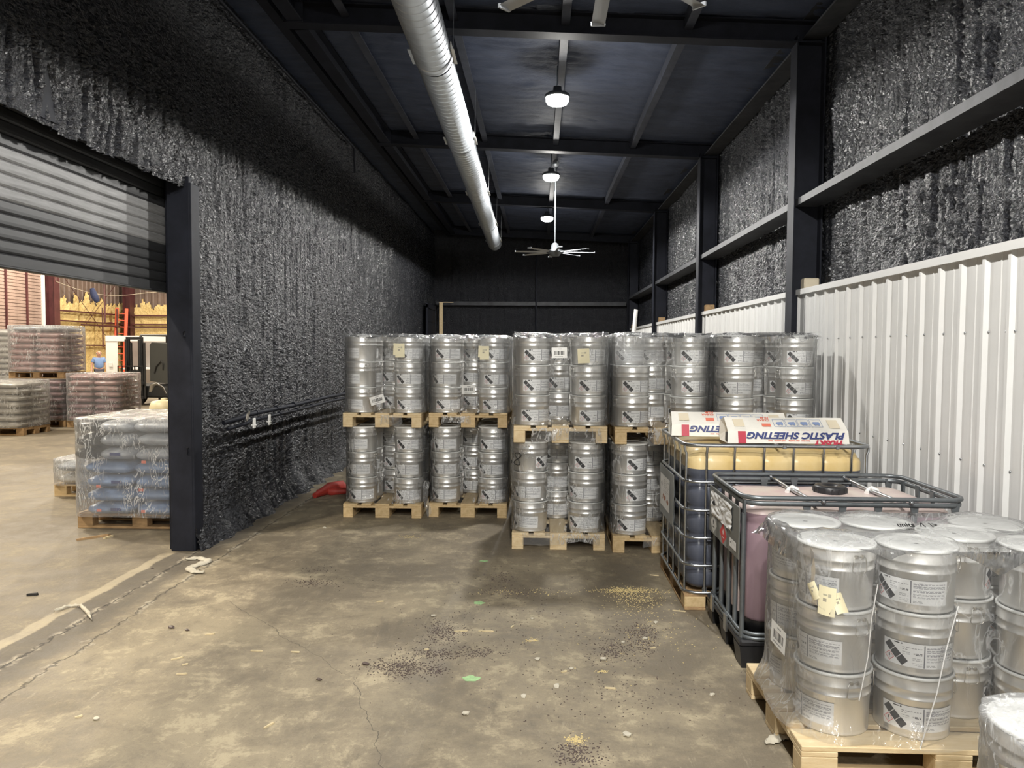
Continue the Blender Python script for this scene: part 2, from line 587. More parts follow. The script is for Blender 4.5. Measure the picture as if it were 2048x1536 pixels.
M['brown_clad'] = mat('brown_cladding', (0.16, 0.115, 0.095), 0.5, 0, 0.25, 2)
M['maroon'] = mat('maroon_steel', (0.085, 0.026, 0.028), 0.5, 0, 0.3, 3)
M['door_brown'] = mat('brown_door_slat', (0.33, 0.24, 0.205), 0.5, 0, 0.2, 3)
M['ladder'] = mat('orange_fibreglass', (0.80, 0.085, 0.018), 0.45)
M['alu'] = mat('aluminium', (0.7, 0.7, 0.7), 0.35, 1.0)
M['bag_pink'] = mat('pink_bag', (0.60, 0.42, 0.40), 0.35, 0, 0, 9, 0.5, 30, 0.01, col2=(0.42, 0.26, 0.26), coat=0.4)
M['bag_dark'] = mat('dark_pink_bag', (0.44, 0.28, 0.29), 0.35, 0, 0, 9, 0.5, 30, 0.01, col2=(0.25, 0.15, 0.18), coat=0.4)
M['bag_blue'] = mat('blue_bag', (0.22, 0.31, 0.48), 0.35, 0, 0, 9, 0.5, 30, 0.01, col2=(0.15, 0.22, 0.37), coat=0.4)
M['bag_grey'] = mat('grey_blue_bag', (0.50, 0.53, 0.57), 0.35, 0, 0, 9, 0.5, 30, 0.01, col2=(0.30, 0.32, 0.36), coat=0.4)
M['bag_black'] = mat('black_bag', (0.022, 0.022, 0.025), 0.32, 0, 0, 9, 0.5, 30, 0.01, col2=(0.035, 0.035, 0.04), coat=0.4)
M['bag_white'] = mat('white_bag', (0.68, 0.66, 0.62), 0.4, 0, 0, 9, 0.5, 30, 0.01, col2=(0.50, 0.48, 0.45), coat=0.3)
M['rubber'] = mat('tyre_rubber', (0.018, 0.017, 0.016), 0.75)
M['truck_dark'] = mat('forklift_dark', (0.030, 0.031, 0.032), 0.45, 0.1)
M['truck_box'] = mat('forklift_grey_box', (0.060, 0.062, 0.058), 0.5)
M['skin'] = mat('skin', (0.56, 0.32, 0.23), 0.5)
M['shirt'] = mat('blue_shirt', (0.17, 0.27, 0.50), 0.75)
M['trouser'] = mat('dark_trousers', (0.05, 0.05, 0.07), 0.8)
M['hair'] = mat('white_hair', (0.62, 0.60, 0.57), 0.7)
M['redcloth'] = mat('red_cloth', (0.34, 0.030, 0.020), 0.6)
M['board'] = mat('tan_board', (0.42, 0.32, 0.18), 0.6)
M['rag'] = mat('grey_rag', (0.50, 0.46, 0.37), 0.8, 0, 0.2, 12)
M['chip'] = mat('wood_chip', (0.60, 0.50, 0.31), 0.7, 0, 0.2, 20)
M['pellet'] = mat('dark_pellet', (0.085, 0.060, 0.052), 0.5, 0, 0.3, 60)
M['sawdust'] = mat('sawdust', (0.62, 0.50, 0.24), 0.8)
M['green'] = mat('green_paint', (0.32, 0.52, 0.24), 0.6, 0, 0.2, 40)
M['hall_ceiling'] = mat('hall_ceiling', (0.35, 0.33, 0.30), 0.7)
M['cream'] = mat('cream_plastic', (0.70, 0.62, 0.40), 0.45)
M['bluecloth'] = mat('navy_cloth', (0.03, 0.04, 0.10), 0.8)

# ------------------------------------------------------------------ setting: floor, foam walls, ceiling
XL, XR = -2.90, 2.62            # foam faces of the two long walls
YB, YF = 21.0, -5.2             # far and near end of the bay
JS = 6.40
JY0, JY1, HEAD = 1.9, 6.16, 3.03  # doorway in the left wall


def roof_z(x):                   # underside of the sprayed deck, falling to the right
    return 4.90 - 0.047 * x


floor_mb = MB()
floor_mb.box((-20.5, YF - 0.5, -0.15), (3.2, 35.5, 0.0))
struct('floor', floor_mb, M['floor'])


def foam_disp(u, z, s=0, rib=0.0, k=1.0):
    """popcorn spray over vertical corrugation"""
    ph = u / 0.205
    h = 0.014 * np.sqrt(np.abs(np.sin(ph * PI))) if rib else 0.0
    wx = u + 0.035 * pn(u * 2.5, z * 1.3, s + 5) + 0.012 * pn(u * 9, z * 3, s + 12)
    wz = z + 0.03 * pn(u * 4, z * 3, s + 6)
    lump = np.abs(pn(wx * 24, wz * 26, s)) * 0.048 + np.abs(pn(wx * 9, wz * 7, s + 1)) * 0.018
    crimp = np.abs(pn(wx * 18, wz * 32, s + 2)) * 0.044
    # narrow grooves where one pass of spray meets the next
    g1 = np.exp(-(pn(wx * 7.5, wz * 0.30, s + 3) / 0.045) ** 2)
    g2 = np.exp(-(pn(wx * 15, wz * 0.55, s + 8) / 0.05) ** 2)
    rough = sstep(-0.25, 0.25, pn(u * 0.9, z * 0.8, s + 4))
    heavy = sstep(0.18, 0.42, pn(u * 1.6, z * 1.2, s + 14))
    return h + k * ((0.55 + 0.5 * rough) * (lump + crimp) + 0.022 * heavy - 0.032 * g1 - 0.018 * g2 + 0.016 * pn(wx * 5.5, wz * 0.4, s + 9))


def foam_wall(name, x, sgn, y0, y1, z0, z1, step, s, mask=None, flare=0.0, zt=None, k=1.0):
    ny, nz = int((y1 - y0) / step) + 1, int((z1 - z0) / step) + 1
    U, Z = np.meshgrid(np.linspace(y0, y1, ny), np.linspace(z0, z1, nz), indexing='ij')
    D = foam_disp(U, Z, s, 1, k)
    if flare:
        D = D + flare * np.clip(1 - Z / 0.42, 0, 1) ** 2 * (0.6 + 0.8 * np.abs(pn(U * 2.2, Z * 2, s + 11)) * 2)
    if zt is not None:
        Z = np.minimum(Z, zt)
    co = np.stack([x + sgn * D, U, Z], -1)
    mk = None
    if mask:
        Uc, Zc = (U[:-1, :-1] + U[1:, 1:]) / 2, (Z[:-1, :-1] + Z[1:, 1:]) / 2
        mk = mask(Uc, Zc)
    me = mesh_np(name, co, grid_quads(ny, nz, mk))
    if sgn > 0:
        me.flip_normals()
    return struct(name, me, M['foam'])


def left_mask(U, Z):
    edge = HEAD + 0.02 * pn(U * 3, Z * 0, 3) + 0.012 * pn(U * 11, Z * 0, 4)
    return ~((U > JY0) & (U < JY1 + 0.02 * pn(Z * 6, Z * 0, 2)) & (Z < edge))


wall_left = foam_wall('wall_left', XL - 0.05, 1, YF, YB, 0.0, 4.90, 0.020, 1, left_mask, flare=0.16)
wall_right = foam_wall('wall_right', XR + 0.04, -1, YF, YB, 2.15, 4.80, 0.020, 21)

# back wall (foam on the far end) and the plain end wall behind the viewer
nx, nz = 180, 160
U, Z = np.meshgrid(np.linspace(XL - 0.1, XR + 0.1, nx), np.linspace(0, 5.1, nz), indexing='ij')
me = mesh_np('wall_back', np.stack([U, YB - foam_disp(U, Z, 41, 1), Z], -1), grid_quads(nx, nz))
struct('wall_back', me, M['foam'])
b = MB()
b.box((XL - 0.4, YF - 0.2, 0), (XR + 0.4, YF, 5.2))
struct('wall_front', b, M['panel'])

# ceiling deck: foam sprayed between the purlins
PURL = [-1.86, -0.83, 0.22, 1.36]
ny, nx = 560, 116
Xc, Yc = np.meshgrid(np.linspace(XL - 0.3, XR + 0.2, nx), np.linspace(YF, YB, ny), indexing='ij')
bay = np.abs(pn(Xc * 2.2, Yc * 11, 51)) * 0.030 + np.abs(pn(Xc * 9, Yc * 14, 52)) * 0.022 + pn(Xc * 1.5, Yc * 1.2, 53) * 0.03
me = mesh_np('ceiling', np.stack([Xc, Yc, roof_z(Xc) - bay], -1), grid_quads(nx, ny))
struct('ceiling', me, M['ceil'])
b = MB()
b.box((XL - 0.5, YF - 0.3, 5.12), (XR + 0.6, YB + 0.3, 5.2))
struct('roof_slab', b, M['ceil'])


def i_beam(mb, p0, p1, depth, width, tf=0.012, tw=0.008, up=Vector((0, 0, 1))):
    """I section with its top at p0..p1"""
    p0, p1 = Vector(p0), Vector(p1)
    t = (p1 - p0).normalized()
    side = t.cross(up).normalized()
    u2 = side.cross(t).normalized()
    Lg = (p1 - p0).length
    Mx = Matrix((side, t, u2)).transposed().to_4x4()
    Mx.translation = p0
    mb.box((-width / 2, 0, -tf), (width / 2, Lg, 0), 0, Mx)
    mb.box((-tw / 2, 0, -depth + tf), (tw / 2, Lg, -tf), 0, Mx)
    mb.box((-width / 2, 0, -depth), (width / 2, Lg, -depth + tf), 0, Mx)


FRAMES = [-1.1, 3.05, 7.2, 11.35, 15.7, 20.2]
for y in FRAMES:
    b = MB()
    i_beam(b, (-2.42, y, roof_z(-2.42) - 0.03), (2.62, y, roof_z(2.62) - 0.03), 0.20, 0.16)
    struct('roof_beam', b, M['steel_black'])
for x in PURL:
    b = MB()
    z = roof_z(x)
    b.prism([(x - 0.035, z - 0.13), (x + 0.045, z - 0.13), (x + 0.045, z - 0.118), (x - 0.023, z - 0.118), (x - 0.023, z + 0.02), (x - 0.035, z + 0.02)], 1, YF, YB)
    struct('purlin', b, M['purlin'])
# left eave: channel, flanged beam with end plates, edge strip along the wall head
b = MB()
b.prism([(-2.56, 4.83), (-2.46, 4.83), (-2.46, 5.05), (-2.56, 5.05)], 1, YF, YB)
struct('eave_beam', b, M['steel_black'])
for i in range(len(FRAMES) - 1):
    b = MB()
    i_beam(b, (-2.31, FRAMES[i] + 0.1, 4.96), (-2.31, FRAMES[i + 1] - 0.1, 4.96), 0.18, 0.14)
    b.box((-2.39, FRAMES[i + 1] - 0.12, 4.77), (-2.23, FRAMES[i + 1] - 0.10, 4.97))
    struct('ridge_beam', b, M['steel_black'])
b = MB()
b.tube([(-2.84, YF, 4.80), (-2.84, 11.4, 4.78), (-2.84, 11.5, 4.76), (-2.84, 11.52, 4.4)], 0.016, 8)
struct('trim_1', b, M['steel_black'])
# right side columns, eave channel, girts
b = MB()
b.prism([(2.42, 4.60), (2.62, 4.60), (2.62, 4.80), (2.42, 4.80), (2.42, 4.78), (2.60, 4.78), (2.60, 4.62), (2.42, 4.62)], 1, YF, YB)
struct('eave_channel', b, M['girt'])
for y in FRAMES:
    b = MB()
    b.box((2.35, y - 0.09, 0), (2.362, y + 0.09, 4.62))
    b.box((2.362, y - 0.005, 0), (2.60, y + 0.005, 4.62))
    b.box((2.60, y - 0.09, 0), (2.615, y + 0.09, 4.62))
    struct('column', b, M['steel_black'])
    b = MB()
    b.bbox((2.46, y - 0.10, 2.28), (2.60, y + 0.06, 2.40), 0.01)
    struct('trim_2', b, M['tape'] if y < 9 else M['pine_old'])
# girt: lipped Z section in lengths that meet at the columns
for i in range(len(FRAMES) - 1):
    y0, y1 = FRAMES[i] + 0.002, FRAMES[i + 1] - 0.002
    b = MB()
    b.prism([(2.385, 3.072), (2.63, 3.072), (2.63, 3.084), (2.397, 3.084), (2.397, 3.13), (2.385, 3.134)], 1, y0, y1)
    struct('girt', b, M['girt'])
b = MB()
b.prism([(YB - 0.24, 2.93), (YB - 0.02, 2.93), (YB - 0.02, 2.95), (YB - 0.22, 2.95), (YB - 0.22, 3.03), (YB - 0.24, 3.03)], 0, XL + 0.05, 2.38)
struct('girt_back', b, M['girt'])
b = MB()
b.tube([(-0.09, YB - 0.26, 0), (-0.09, YB - 0.26, 4.6)], 0.022, 8)
struct('trim_3', b, M['steel_black'])

# white ribbed liner sheets on the lower right wall: one sheet per 0.914 m, four ribs each
prof = []
for k in range(4):
    y = k * 0.2286
    prof += [(0.0, y), (0.0, y + 0.028), (0.022, y + 0.044), (0.022, y + 0.070), (0.0, y + 0.086), (0.0, y + 0.150), (0.004, y + 0.156), (0.004, y + 0.163), (0.0, y + 0.169)]
prof.append((0.0, 0.918))
b = MB()
vs = [(-p[0], p[1], 0) for p in prof] + [(-p[0], p[1], 2.28) for p in prof]
n = len(prof)
b.add(vs, [(i, i + 1, i + 1 + n, i + n) for i in range(n - 1)])
sheet_me = b.mesh('panel')
sheet_me.materials.append(M['panel'])
ROWS = (0.35, 1.10, 1.83)
y = YF
k = 0
sb = MB()
while y < YB - 0.9:
    obj('panel', sheet_me, None, wall_right, (2.455 - 0.0012 * (k % 2), y, 0))
    for j in range(4):
        for z in ROWS:
            for dy in (0.02, 0.095):
                sb.lathe([(0.0065, 0), (0.006, 0.004), (0.002, 0.006)], 6, (0, 0, 0))
                for q in range(len(sb.v) - 6 * 3 - 12, len(sb.v)):
                    vx = sb.v[q]
                    sb.v[q] = (2.4525 - vx[2], y + j * 0.2286 + dy + vx[0], z + vx[1])
    y += 0.9144
    k += 1
tag(obj('screw_heads', sb, M['cage'], wall_right), kind='stuff')
b = MB()
b.prism([(2.425, 2.245), (2.62, 2.275), (2.62, 2.295), (2.415, 2.295), (2.415, 2.245)], 1, YF, YB - 0.3)
struct('trim_4', b, M['panel'])
b = MB()
b.box((2.46, YF, 0), (2.75, YB, 2.2))
struct('wall_right_core', b, M['foam'])

# ------------------------------------------------------------------ doorway in the left wall: jamb, roll-up door
b = MB()
b.bbox((-2.95, JY1 + 0.0, 0), (-2.885, JY1 + 0.16, HEAD + 0.05), 0.006)
b.bbox((-3.09, JY1 - 0.005, 0), (-2.90, JY1 + 0.05, HEAD + 0.1), 0.005)
b.bbox((-3.13, JY1 + 0.05, 0), (-3.02, JS + 0.06, HEAD + 0.5), 0.005)
struct('door_frame', b, M['steel_black'])
b = MB()
b.box((-3.24, JY0 - 0.2, HEAD + 0.36), (-2.98, JS + 0.1, HEAD + 0.5))
b.box((-3.00, JY0 - 0.05, HEAD + 0.05), (-2.955, JY1 + 0.02, HEAD + 0.5))
struct('door_header', b, M['steel_black'])
door = bpy.data.objects.new('door_1', None)
COL.objects.link(door)
door['kind'] = 'structure'
SP = 0.078
sp = [(0.006, -0.004), (0.012, 0.002), (0.017, 0.012), (0.018, 0.030), (0.017, 0.066), (0.012, 0.074), (0.006, 0.0765), (-0.008, 0.0785), (-0.008, -0.004)]
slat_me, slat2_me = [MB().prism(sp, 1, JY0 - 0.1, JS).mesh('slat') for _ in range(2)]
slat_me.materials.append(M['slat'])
slat2_me.materials.append(M['slat_lit'])
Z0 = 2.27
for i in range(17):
    me = slat2_me if 4 <= i <= 7 else slat_me  # paler slats paint the lamp-lit band onto the door
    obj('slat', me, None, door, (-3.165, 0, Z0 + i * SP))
b = MB()
b.bbox((-3.185, JY0 - 0.1, 2.185), (-3.145, JS, 2.265), 0.008)
b.bbox((-3.20, JY0 - 0.1, 2.180), (-3.135, JS, 2.196), 0.004)
obj('bottom_bar', b, M['slat'], door)
for yy in (JY0 - 0.14, JS - 0.03):
    b = MB()
    b.box((-3.20, yy, 0), (-3.19, yy + 0.075, HEAD + 0.45))
    b.box((-3.135, yy, 0), (-3.125, yy + 0.075, HEAD + 0.45))
    b.box((-3.20, yy + 0.065 if yy > 3 else yy, 0), (-3.125, yy + 0.075 if yy > 3 else yy + 0.01, HEAD + 0.45))
    obj('guide_rail', b, M['steel_black'], door)
# partition's hall side, with the far personnel opening seen at the end of the bay
b = MB()
b.box((-3.24, JS + 0.06, 0), (-3.02, YB, 5.1))
b.box((-3.24, YF, 0), (-3.02, JY0 - 0.16, 5.1))
b.box((-3.24, JY0 - 0.16, HEAD + 0.52), (-3.02, JS + 0.06, 5.1))
struct('wall_partition', b, M['foam'])
b = MB()
for (a0, a1) in (((-2.84, 18.75, 0), (-2.79, 18.87, 2.85)), ((-2.84, 20.2, 0), (-2.79, 20.32, 2.85)), ((-2.84, 18.75, 2.75), (-2.79, 20.32, 2.87))):
    b.bbox(a0, a1, 0.005)
b.box((-2.845, 18.86, 0), (-2.815, 20.21, 2.75))
for q in range(9):
    b.box((-2.815, 18.87, 0.3 * q + 0.02), (-2.805, 20.2, 0.3 * q + 0.28))
struct('door_2', b, M['steel_black'])

# ------------------------------------------------------------------ neighbouring hall: shell
HX, HY = -19.2, 34.0


def clad_mesh(name, u0, u1, z0, z1, fn):
    us = []
    u = u0
    while u < u1:
        us += [(u, 0), (u + 0.16, 0), (u + 0.19, 0.03), (u + 0.27, 0.03)]
        u += 0.30
    us.append((u1, 0))
    n = len(us)
    b = MB()
    b.add([fn(a, h, z0) for a, h in us] + [fn(a, h, z1) for a, h in us], [(i, i + 1, i + 1 + n, i + n) for i in range(n - 1)])
    return b.mesh(name)


struct('wall_hall_left', clad_mesh('wall_hall_left', YF, HY, 0, 7.5, lambda u, h, z: (HX + h, u, z)), M['brown_clad'])
struct('wall_hall_back', clad_mesh('wall_hall_back', HX, -3.0, 0, 7.5, lambda u, h, z: (u, HY - h, z)), M['brown_clad'])


def yellow(name, u0, u1, fn, s, top):
    nu, nv = int((u1 - u0) / 0.07), 75
    U, Z = np.meshgrid(np.linspace(u0, u1, nu), np.linspace(0, 4.6, nv), indexing='ij')
    D = 0.05 + np.abs(pn(U * 3, Z * 3.4, s)) * 0.13 + np.abs(pn(U * 7, Z * 8, s + 1)) * 0.06
    edge = top + 0.35 * pn(U * 0.9, U * 0, s + 2) + 0.6 * pn(U * 4.2, Z * 0.3, s + 3)
    me = mesh_np(name, np.stack(fn(U, D, Z), -1), grid_quads(nu, nv, (Z < edge)[:-1, :-1]))
    struct(name, me, M['yfoam'])


yellow('foam_hall_left_wall', 28.6, HY, lambda U, D, Z: (HX + 0.03 + D, U, Z), 61, 3.65)
yellow('foam_hall_back_wall', HX, -10.0, lambda U, D, Z: (U, HY - 0.03 - D, Z), 71, 3.55)
b = MB()
b.box((HX - 0.2, YF, 7.5), (-3.0, HY + 0.2, 7.6))
struct('ceiling_hall', b, M['hall_ceiling'])
b = MB()
b.box((HX - 0.2, YF - 0.2, 0), (-3.0, YF, 7.5))
struct('wall_hall_front', b, M['hall_ceiling'])
b = MB()
b.box((-3.2, YB, 0), (-3.0, HY, 7.5))
b.box((-3.2, YF, 5.1), (-3.0, YB, 7.5))
struct('wall_hall_right', b, M['brown_clad'])
# steel of the hall
for (p, d) in (((HX + 0.16, 28.6, 0), 0.34), ((HX + 0.32, HY - 0.28, 0), 0.42)):
    b = MB()
    b.box((p[0] - 0.02, p[1] - d / 2, 0), (p[0], p[1] + d / 2, 7.4))
    b.box((p[0], p[1] - 0.01, 0), (p[0] + 0.3, p[1] + 0.01, 7.4))
    b.box((p[0] + 0.3, p[1] - d / 2, 0), (p[0] + 0.32, p[1] + d / 2, 7.4))
    struct('column_hall', b, M['maroon'])
for z in (1.75, 2.72, 3.12):
    b = MB()
    b.prism([(HX + 0.24, z), (HX + 0.36, z), (HX + 0.36, z + 0.06), (HX + 0.24, z + 0.06)], 1, 28.7, HY - 0.5)
    struct('girt_hall_left', b, M['maroon'])
    if z > 2:
        b = MB()
        b.prism([(HY - 0.36, z), (HY - 0.24, z), (HY - 0.24, z + 0.06), (HY - 0.36, z + 0.06)], 0, HX + 0.65, -10)
        struct('girt_hall_back', b, M['maroon'])
for (y0, z0, y1, z1) in ((29.0, 4.6, 33.2, 1.2), (29.0, 1.4, 33.2, 4.8)):
    b = MB()
    b.tube([(HX + 0.40, y0, z0), (HX + 0.40, y1, z1)], 0.012, 6)
    struct('brace_beam', b, M['maroon'])
# sectional door on the hall's left wall
d3 = bpy.data.objects.new('door_3', None)
COL.objects.link(d3)
d3['kind'] = 'structure'
sl = MB().prism([(0, 0), (0.03, 0.012), (0.03, 0.10), (0, 0.118)], 1, 20.0, 28.25).mesh('slat')
sl.materials.append(M['door_brown'])
for i in range(38):
    obj('slat', sl, None, d3, (HX + 0.06, 0, i * 0.122))
st = MB().box((HX + 0.09, -0.03, 0), (HX + 0.15, 0.03, 4.62)).mesh('strut')
st.materials.append(M['maroon'])
for y in (22.1, 23.5, 24.9, 26.3, 27.4):
    obj('strut', st, None, d3, (0, y, 0))
b = MB()
b.bbox((HX + 0.06, 28.25, 0), (HX + 0.17, 28.36, 4.7), 0.005)
obj('edge_track', b, M['white'], d3)
b = MB()
b.bbox((HX + 0.06, 20, 4.63), (HX + 0.14, 28.25, 4.70), 0.005)
obj('top_rail', b, M['white'], d3)

# lamps of the hall hang above the picture
for i, (x, y, z) in enumerate(HALL_LAMPS):
    t = thing('hall_lamp', ['round lamp high in the hall over the blue bag load', 'round lamp high in the hall over the pink bag piles', 'round lamp high in the hall over the forklift', 'round lamp high in the hall by the brown slatted door', 'round lamp high in the hall near the far yellow wall', 'unseen round fill lamp added high in the hall near the roll-up doorway'][i], 'lamp', (x, y, z))
    obj('housing', MB().lathe([(0.05, 0.30), (0.16, 0.24), (0.20, 0.10), (0.20, 0.06)], 20), M['white'], t)
    obj('lens', MB().lathe([(0.18, 0.07), (0.16, 0.05), (0.02, 0.045)], 20), M['lens'], t)
    obj('hanging_rod', MB().tube([(0, 0, 0.3), (0, 0, 7.5 - z)], 0.012, 6), M['steel_black'], t)
    ld = bpy.data.lights.new('hall_light', 'POINT')
    ld.energy, ld.color, ld.shadow_soft_size = HALL_W, HALL_COL, 0.15
    lo = bpy.data.objects.new('hall_light', ld)
    COL.objects.link(lo)
    lo.parent = t
    lo.location = (0, 0, -0.14)

# ------------------------------------------------------------------ high bay lamps, ceiling fans, spiral duct
house = MB().lathe([(0.03, 0.14), (0.045, 0.135), (0.05, 0.085), (0.11, 0.065), (0.138, 0.045), (0.14, 0.02), (0.13, 0.015)], 28).mesh('housing')
house.materials.append(M['fan_dark'])
lens = MB().lathe([(0.125, 0.018), (0.125, -0.02), (0.105, -0.05), (0.06, -0.066), (0.01, -0.07)], 28).mesh('lens')
lens.materials.append(M['lens'])
LAMP_LABELS = ['lit round high bay lamp, lowest and brightest in the photo', 'lit round high bay lamp, middle one of the row',
               'lit round high bay lamp, last of the row above the far fan', 'unseen round fill lamp added between the near fan and the viewer',
               'unseen round fill lamp added right above the viewer', 'unseen round fill lamp added just behind the viewer', 'unseen round fill lamp added farthest behind the viewer']
for i, (x, y) in enumerate(LAMPS):
    z = 4.47
    t = thing('high_bay_lamp', LAMP_LABELS[i], 'lamp', (x, y, z), group='high bay lamps')
    obj('housing', house, None, t)
    obj('lens', lens, None, t)
    obj('hook', MB().tube([(0, 0, 0.15), (0, 0, roof_z(x) - z - 0.06)], 0.008, 6), M['cage'], t)
    ld = bpy.data.lights.new('bay_light', 'SPOT')
    ld.spot_size, ld.spot_blend = R(172), 0.12
    ld.energy, ld.color, ld.shadow_soft_size = LAMP_W, LAMP_COL, 0.06
    lo = bpy.data.objects.new('bay_light', ld)
    COL.objects.link(lo)
    lo.parent = t
    lo.location = (0, 0, -0.10)
    ls = bpy.data.lights.new('bay_spill', 'POINT')          # what the domed lens sends sideways and up
    ls.energy, ls.color, ls.shadow_soft_size = LAMP_W * 0.08, LAMP_COL, 0.06
    lo = bpy.data.objects.new('bay_spill', ls)
    COL.objects.link(lo)
    lo.parent = t
    lo.location = (0, 0, -0.12)

blade_b = MB()
bp_ = []
for i in range(9):
    r0 = 0.13 + 0.53 * i / 8
    tw = R(20 - 9 * i / 8)
    for wv, h in ((-0.034, 0), (-0.012, 0.006), (0.012, 0.006), (0.034, 0)):
        bp_.append((r0, wv * math.cos(tw), wv * math.sin(tw) + h))
blade_b.add(bp_, [(i * 4 + k, i * 4 + k + 1, i * 4 + 5 + k, i * 4 + 4 + k) for i in range(8) for k in range(3)], 0, True)
blade_b.box((0.652, -0.036, -0.008), (0.663, 0.036, 0.012))
blade_me = blade_b.mesh('blade')
blade_me.materials.append(M['fan'])


def ceiling_fan(loc, a0, label):
    t = thing('ceiling_fan', label, 'fan', loc, (0, 0, a0), 'ceiling fans')
    h = MB()
    h.lathe([(0.02, -0.07), (0.075, -0.065), (0.09, -0.03), (0.14, -0.015), (0.14, 0.02), (0.07, 0.035), (0.06, 0.12), (0.03, 0.15)], 24)
    obj('hub', h, M['fan_dark'], t)
    obj('rod', MB().tube([(0, 0, 0.14), (0, 0, roof_z(0.25) - loc[2] - 0.08)], 0.011, 8), M['fan_dark'], t)
    obj('canopy_cup', MB().lathe([(0.06, roof_z(0.25) - loc[2] - 0.09), (0.05, roof_z(0.25) - loc[2] - 0.15), (0.02, roof_z(0.25) - loc[2] - 0.17)], 16), M['fan'], t)
    for k in range(8):
        o = obj('blade', blade_me, None, t)
        o.rotation_euler = (0, 0, 2 * PI * k / 8)
    return t


ceiling_fan((0.285, 3.22, 3.36), R(90), 'silver eight-blade ceiling fan at the top edge, only blade tips showing')
ceiling_fan((0.25, 12.5, 3.33), R(6), 'silver eight-blade ceiling fan hanging far off before the end wall')

# spiral duct, hung a little askew
DA, DB = Vector((-0.742, -5.0, 4.124)), Vector((-1.085, 18.2, 4.26))
DR = 0.157
ddir = (DB - DA).normalized()
duct = thing('spiral_duct', 'long round galvanised spiral duct hanging under the black ceiling', 'duct', tuple(DA), Vector((0, 1, 0)).rotation_difference(ddir).to_euler())
DL = (DB - DA).length
cuts = [0.0, 4.0, 7.0, 11.4, 14.0, 17.1, 20.2, DL]
for i in range(len(cuts) - 1):
    a, b_ = cuts[i], cuts[i + 1]
    n = int((b_ - a) / 0.11)
    prof = []
    for k in range(n):
        y = a + (b_ - a) * k / n
        q = (b_ - a) / n
        prof += [(DR, y), (DR, y + 0.004), (DR, y + q - 0.018), (DR, y + q - 0.013), (DR + 0.003, y + q - 0.010), (DR + 0.003, y + q - 0.004)]
    prof.append((DR, b_))
    ns = 40
    vs = []
    for s_ in range(ns):
        an = 2 * PI * s_ / ns
        for (r, y) in prof:
            yy = min(max(y + 0.11 * s_ / ns, a), b_)           # the seam climbs round the pipe
            vs.append((r * math.cos(an), yy, r * math.sin(an)))
    k = len(prof)
    db = MB()
    db.add(vs, [(s_ * k + j, s_ * k + j + 1, ((s_ + 1) % ns) * k + j + 1, ((s_ + 1) % ns) * k + j) for s_ in range(ns) for j in range(k - 1)], 0, True)
    if i == len(cuts) - 2:
        db.add([vs[s_ * k + k - 1] for s_ in range(ns)], [tuple(range(ns))])
    obj('duct_section', db, M['galv'], duct)
for i, y in enumerate((4.0, 7.0, 8.6, 11.4, 14.0, 17.1, 20.2, 22.6)):
    jb = MB()
    pr = [(DR + 0.002, -0.05), (DR + 0.006, -0.048), (DR + 0.009, -0.012), (DR + 0.009, 0.012), (DR + 0.006, 0.048), (DR + 0.002, 0.05)]
    ns = 40
    vs = [(r * math.cos(2 * PI * s_ / ns), y + q, r * math.sin(2 * PI * s_ / ns)) for s_ in range(ns) for (r, q) in pr]
    jb.add(vs, [(s_ * 6 + j, s_ * 6 + j + 1, ((s_ + 1) % ns) * 6 + j + 1, ((s_ + 1) % ns) * 6 + j) for s_ in range(ns) for j in range(5)], 0, True)
    obj('joint_band', jb, M['galv'], duct)
    if y > 9:
        for sx in (-1, 1):
            cb = MB()
            cb.box((sx * (DR + 0.006), y - 0.16, -0.02), (sx * (DR + 0.012), y + 0.16, 0.045))
            cb.box((sx * (DR + 0.006), y - 0.16, -0.02), (sx * (DR + 0.035), y + 0.16, -0.014))
            obj('hanger_clip', cb, M['white'] if sx > 0 else M['galv'], duct)
            zt = roof_z(-0.9) - 4.25 - 0.1
            obj('hanger_wire', MB().tube([(sx * (DR + 0.012), y, 0.02), (sx * (DR + 0.02), y, zt)], 0.003, 5), M['cage'], duct)

# conduits along the left wall below the foam line
pipe = thing('conduit_pair', 'pair of black painted conduits along the left foam wall', 'pipe', (-2.72, 6.9, 1.06))
for (dx, dz, r) in ((0.0, 0.035, 0.022), (0.035, -0.02, 0.017)):
    pb = MB()
    pb.tube([(dx - 0.10, -0.30, dz - 0.05), (dx - 0.01, -0.10, dz - 0.02), (dx, 0.0, dz), (dx, 1.3, dz - 0.01), (dx + 0.012, 2.6, dz), (dx + 0.005, 4.2, dz - 0.02)], r, 10)
    for k in range(7):
        pb.tube([(dx, 0.55 * k + 0.2, dz), (dx, 0.55 * k + 0.23, dz)], r + 0.005, 10)
    obj('conduit', pb, M['steel_black'], pipe)
for k, (y, h) in enumerate(((0.02, 0.075), (0.42, 0.085))):
    cb = MB()
    cb.bbox((0.045, y - 0.022, -0.02 - h), (0.062, y + 0.028, 0.0), 0.005)
    cb.bbox((0.03, y - 0.02, -0.035 - h / 2), (0.072, y + 0.02, -0.02 - h / 2), 0.004)
    obj('white_clip', cb, M['white'], pipe)
fb = MB()
q = [(-0.02, 0), (0.03, 0.02), (0.05, 0.07), (0.02, 0.10), (-0.02, 0.08), (-0.035, 0.03)]
fb.prism(q, 0, 0.045, 0.055)
obj('foil_scrap', fb, M['alu'], pipe, (0.0, -0.14, 0.0), (0.3, 0.2, 0.1))
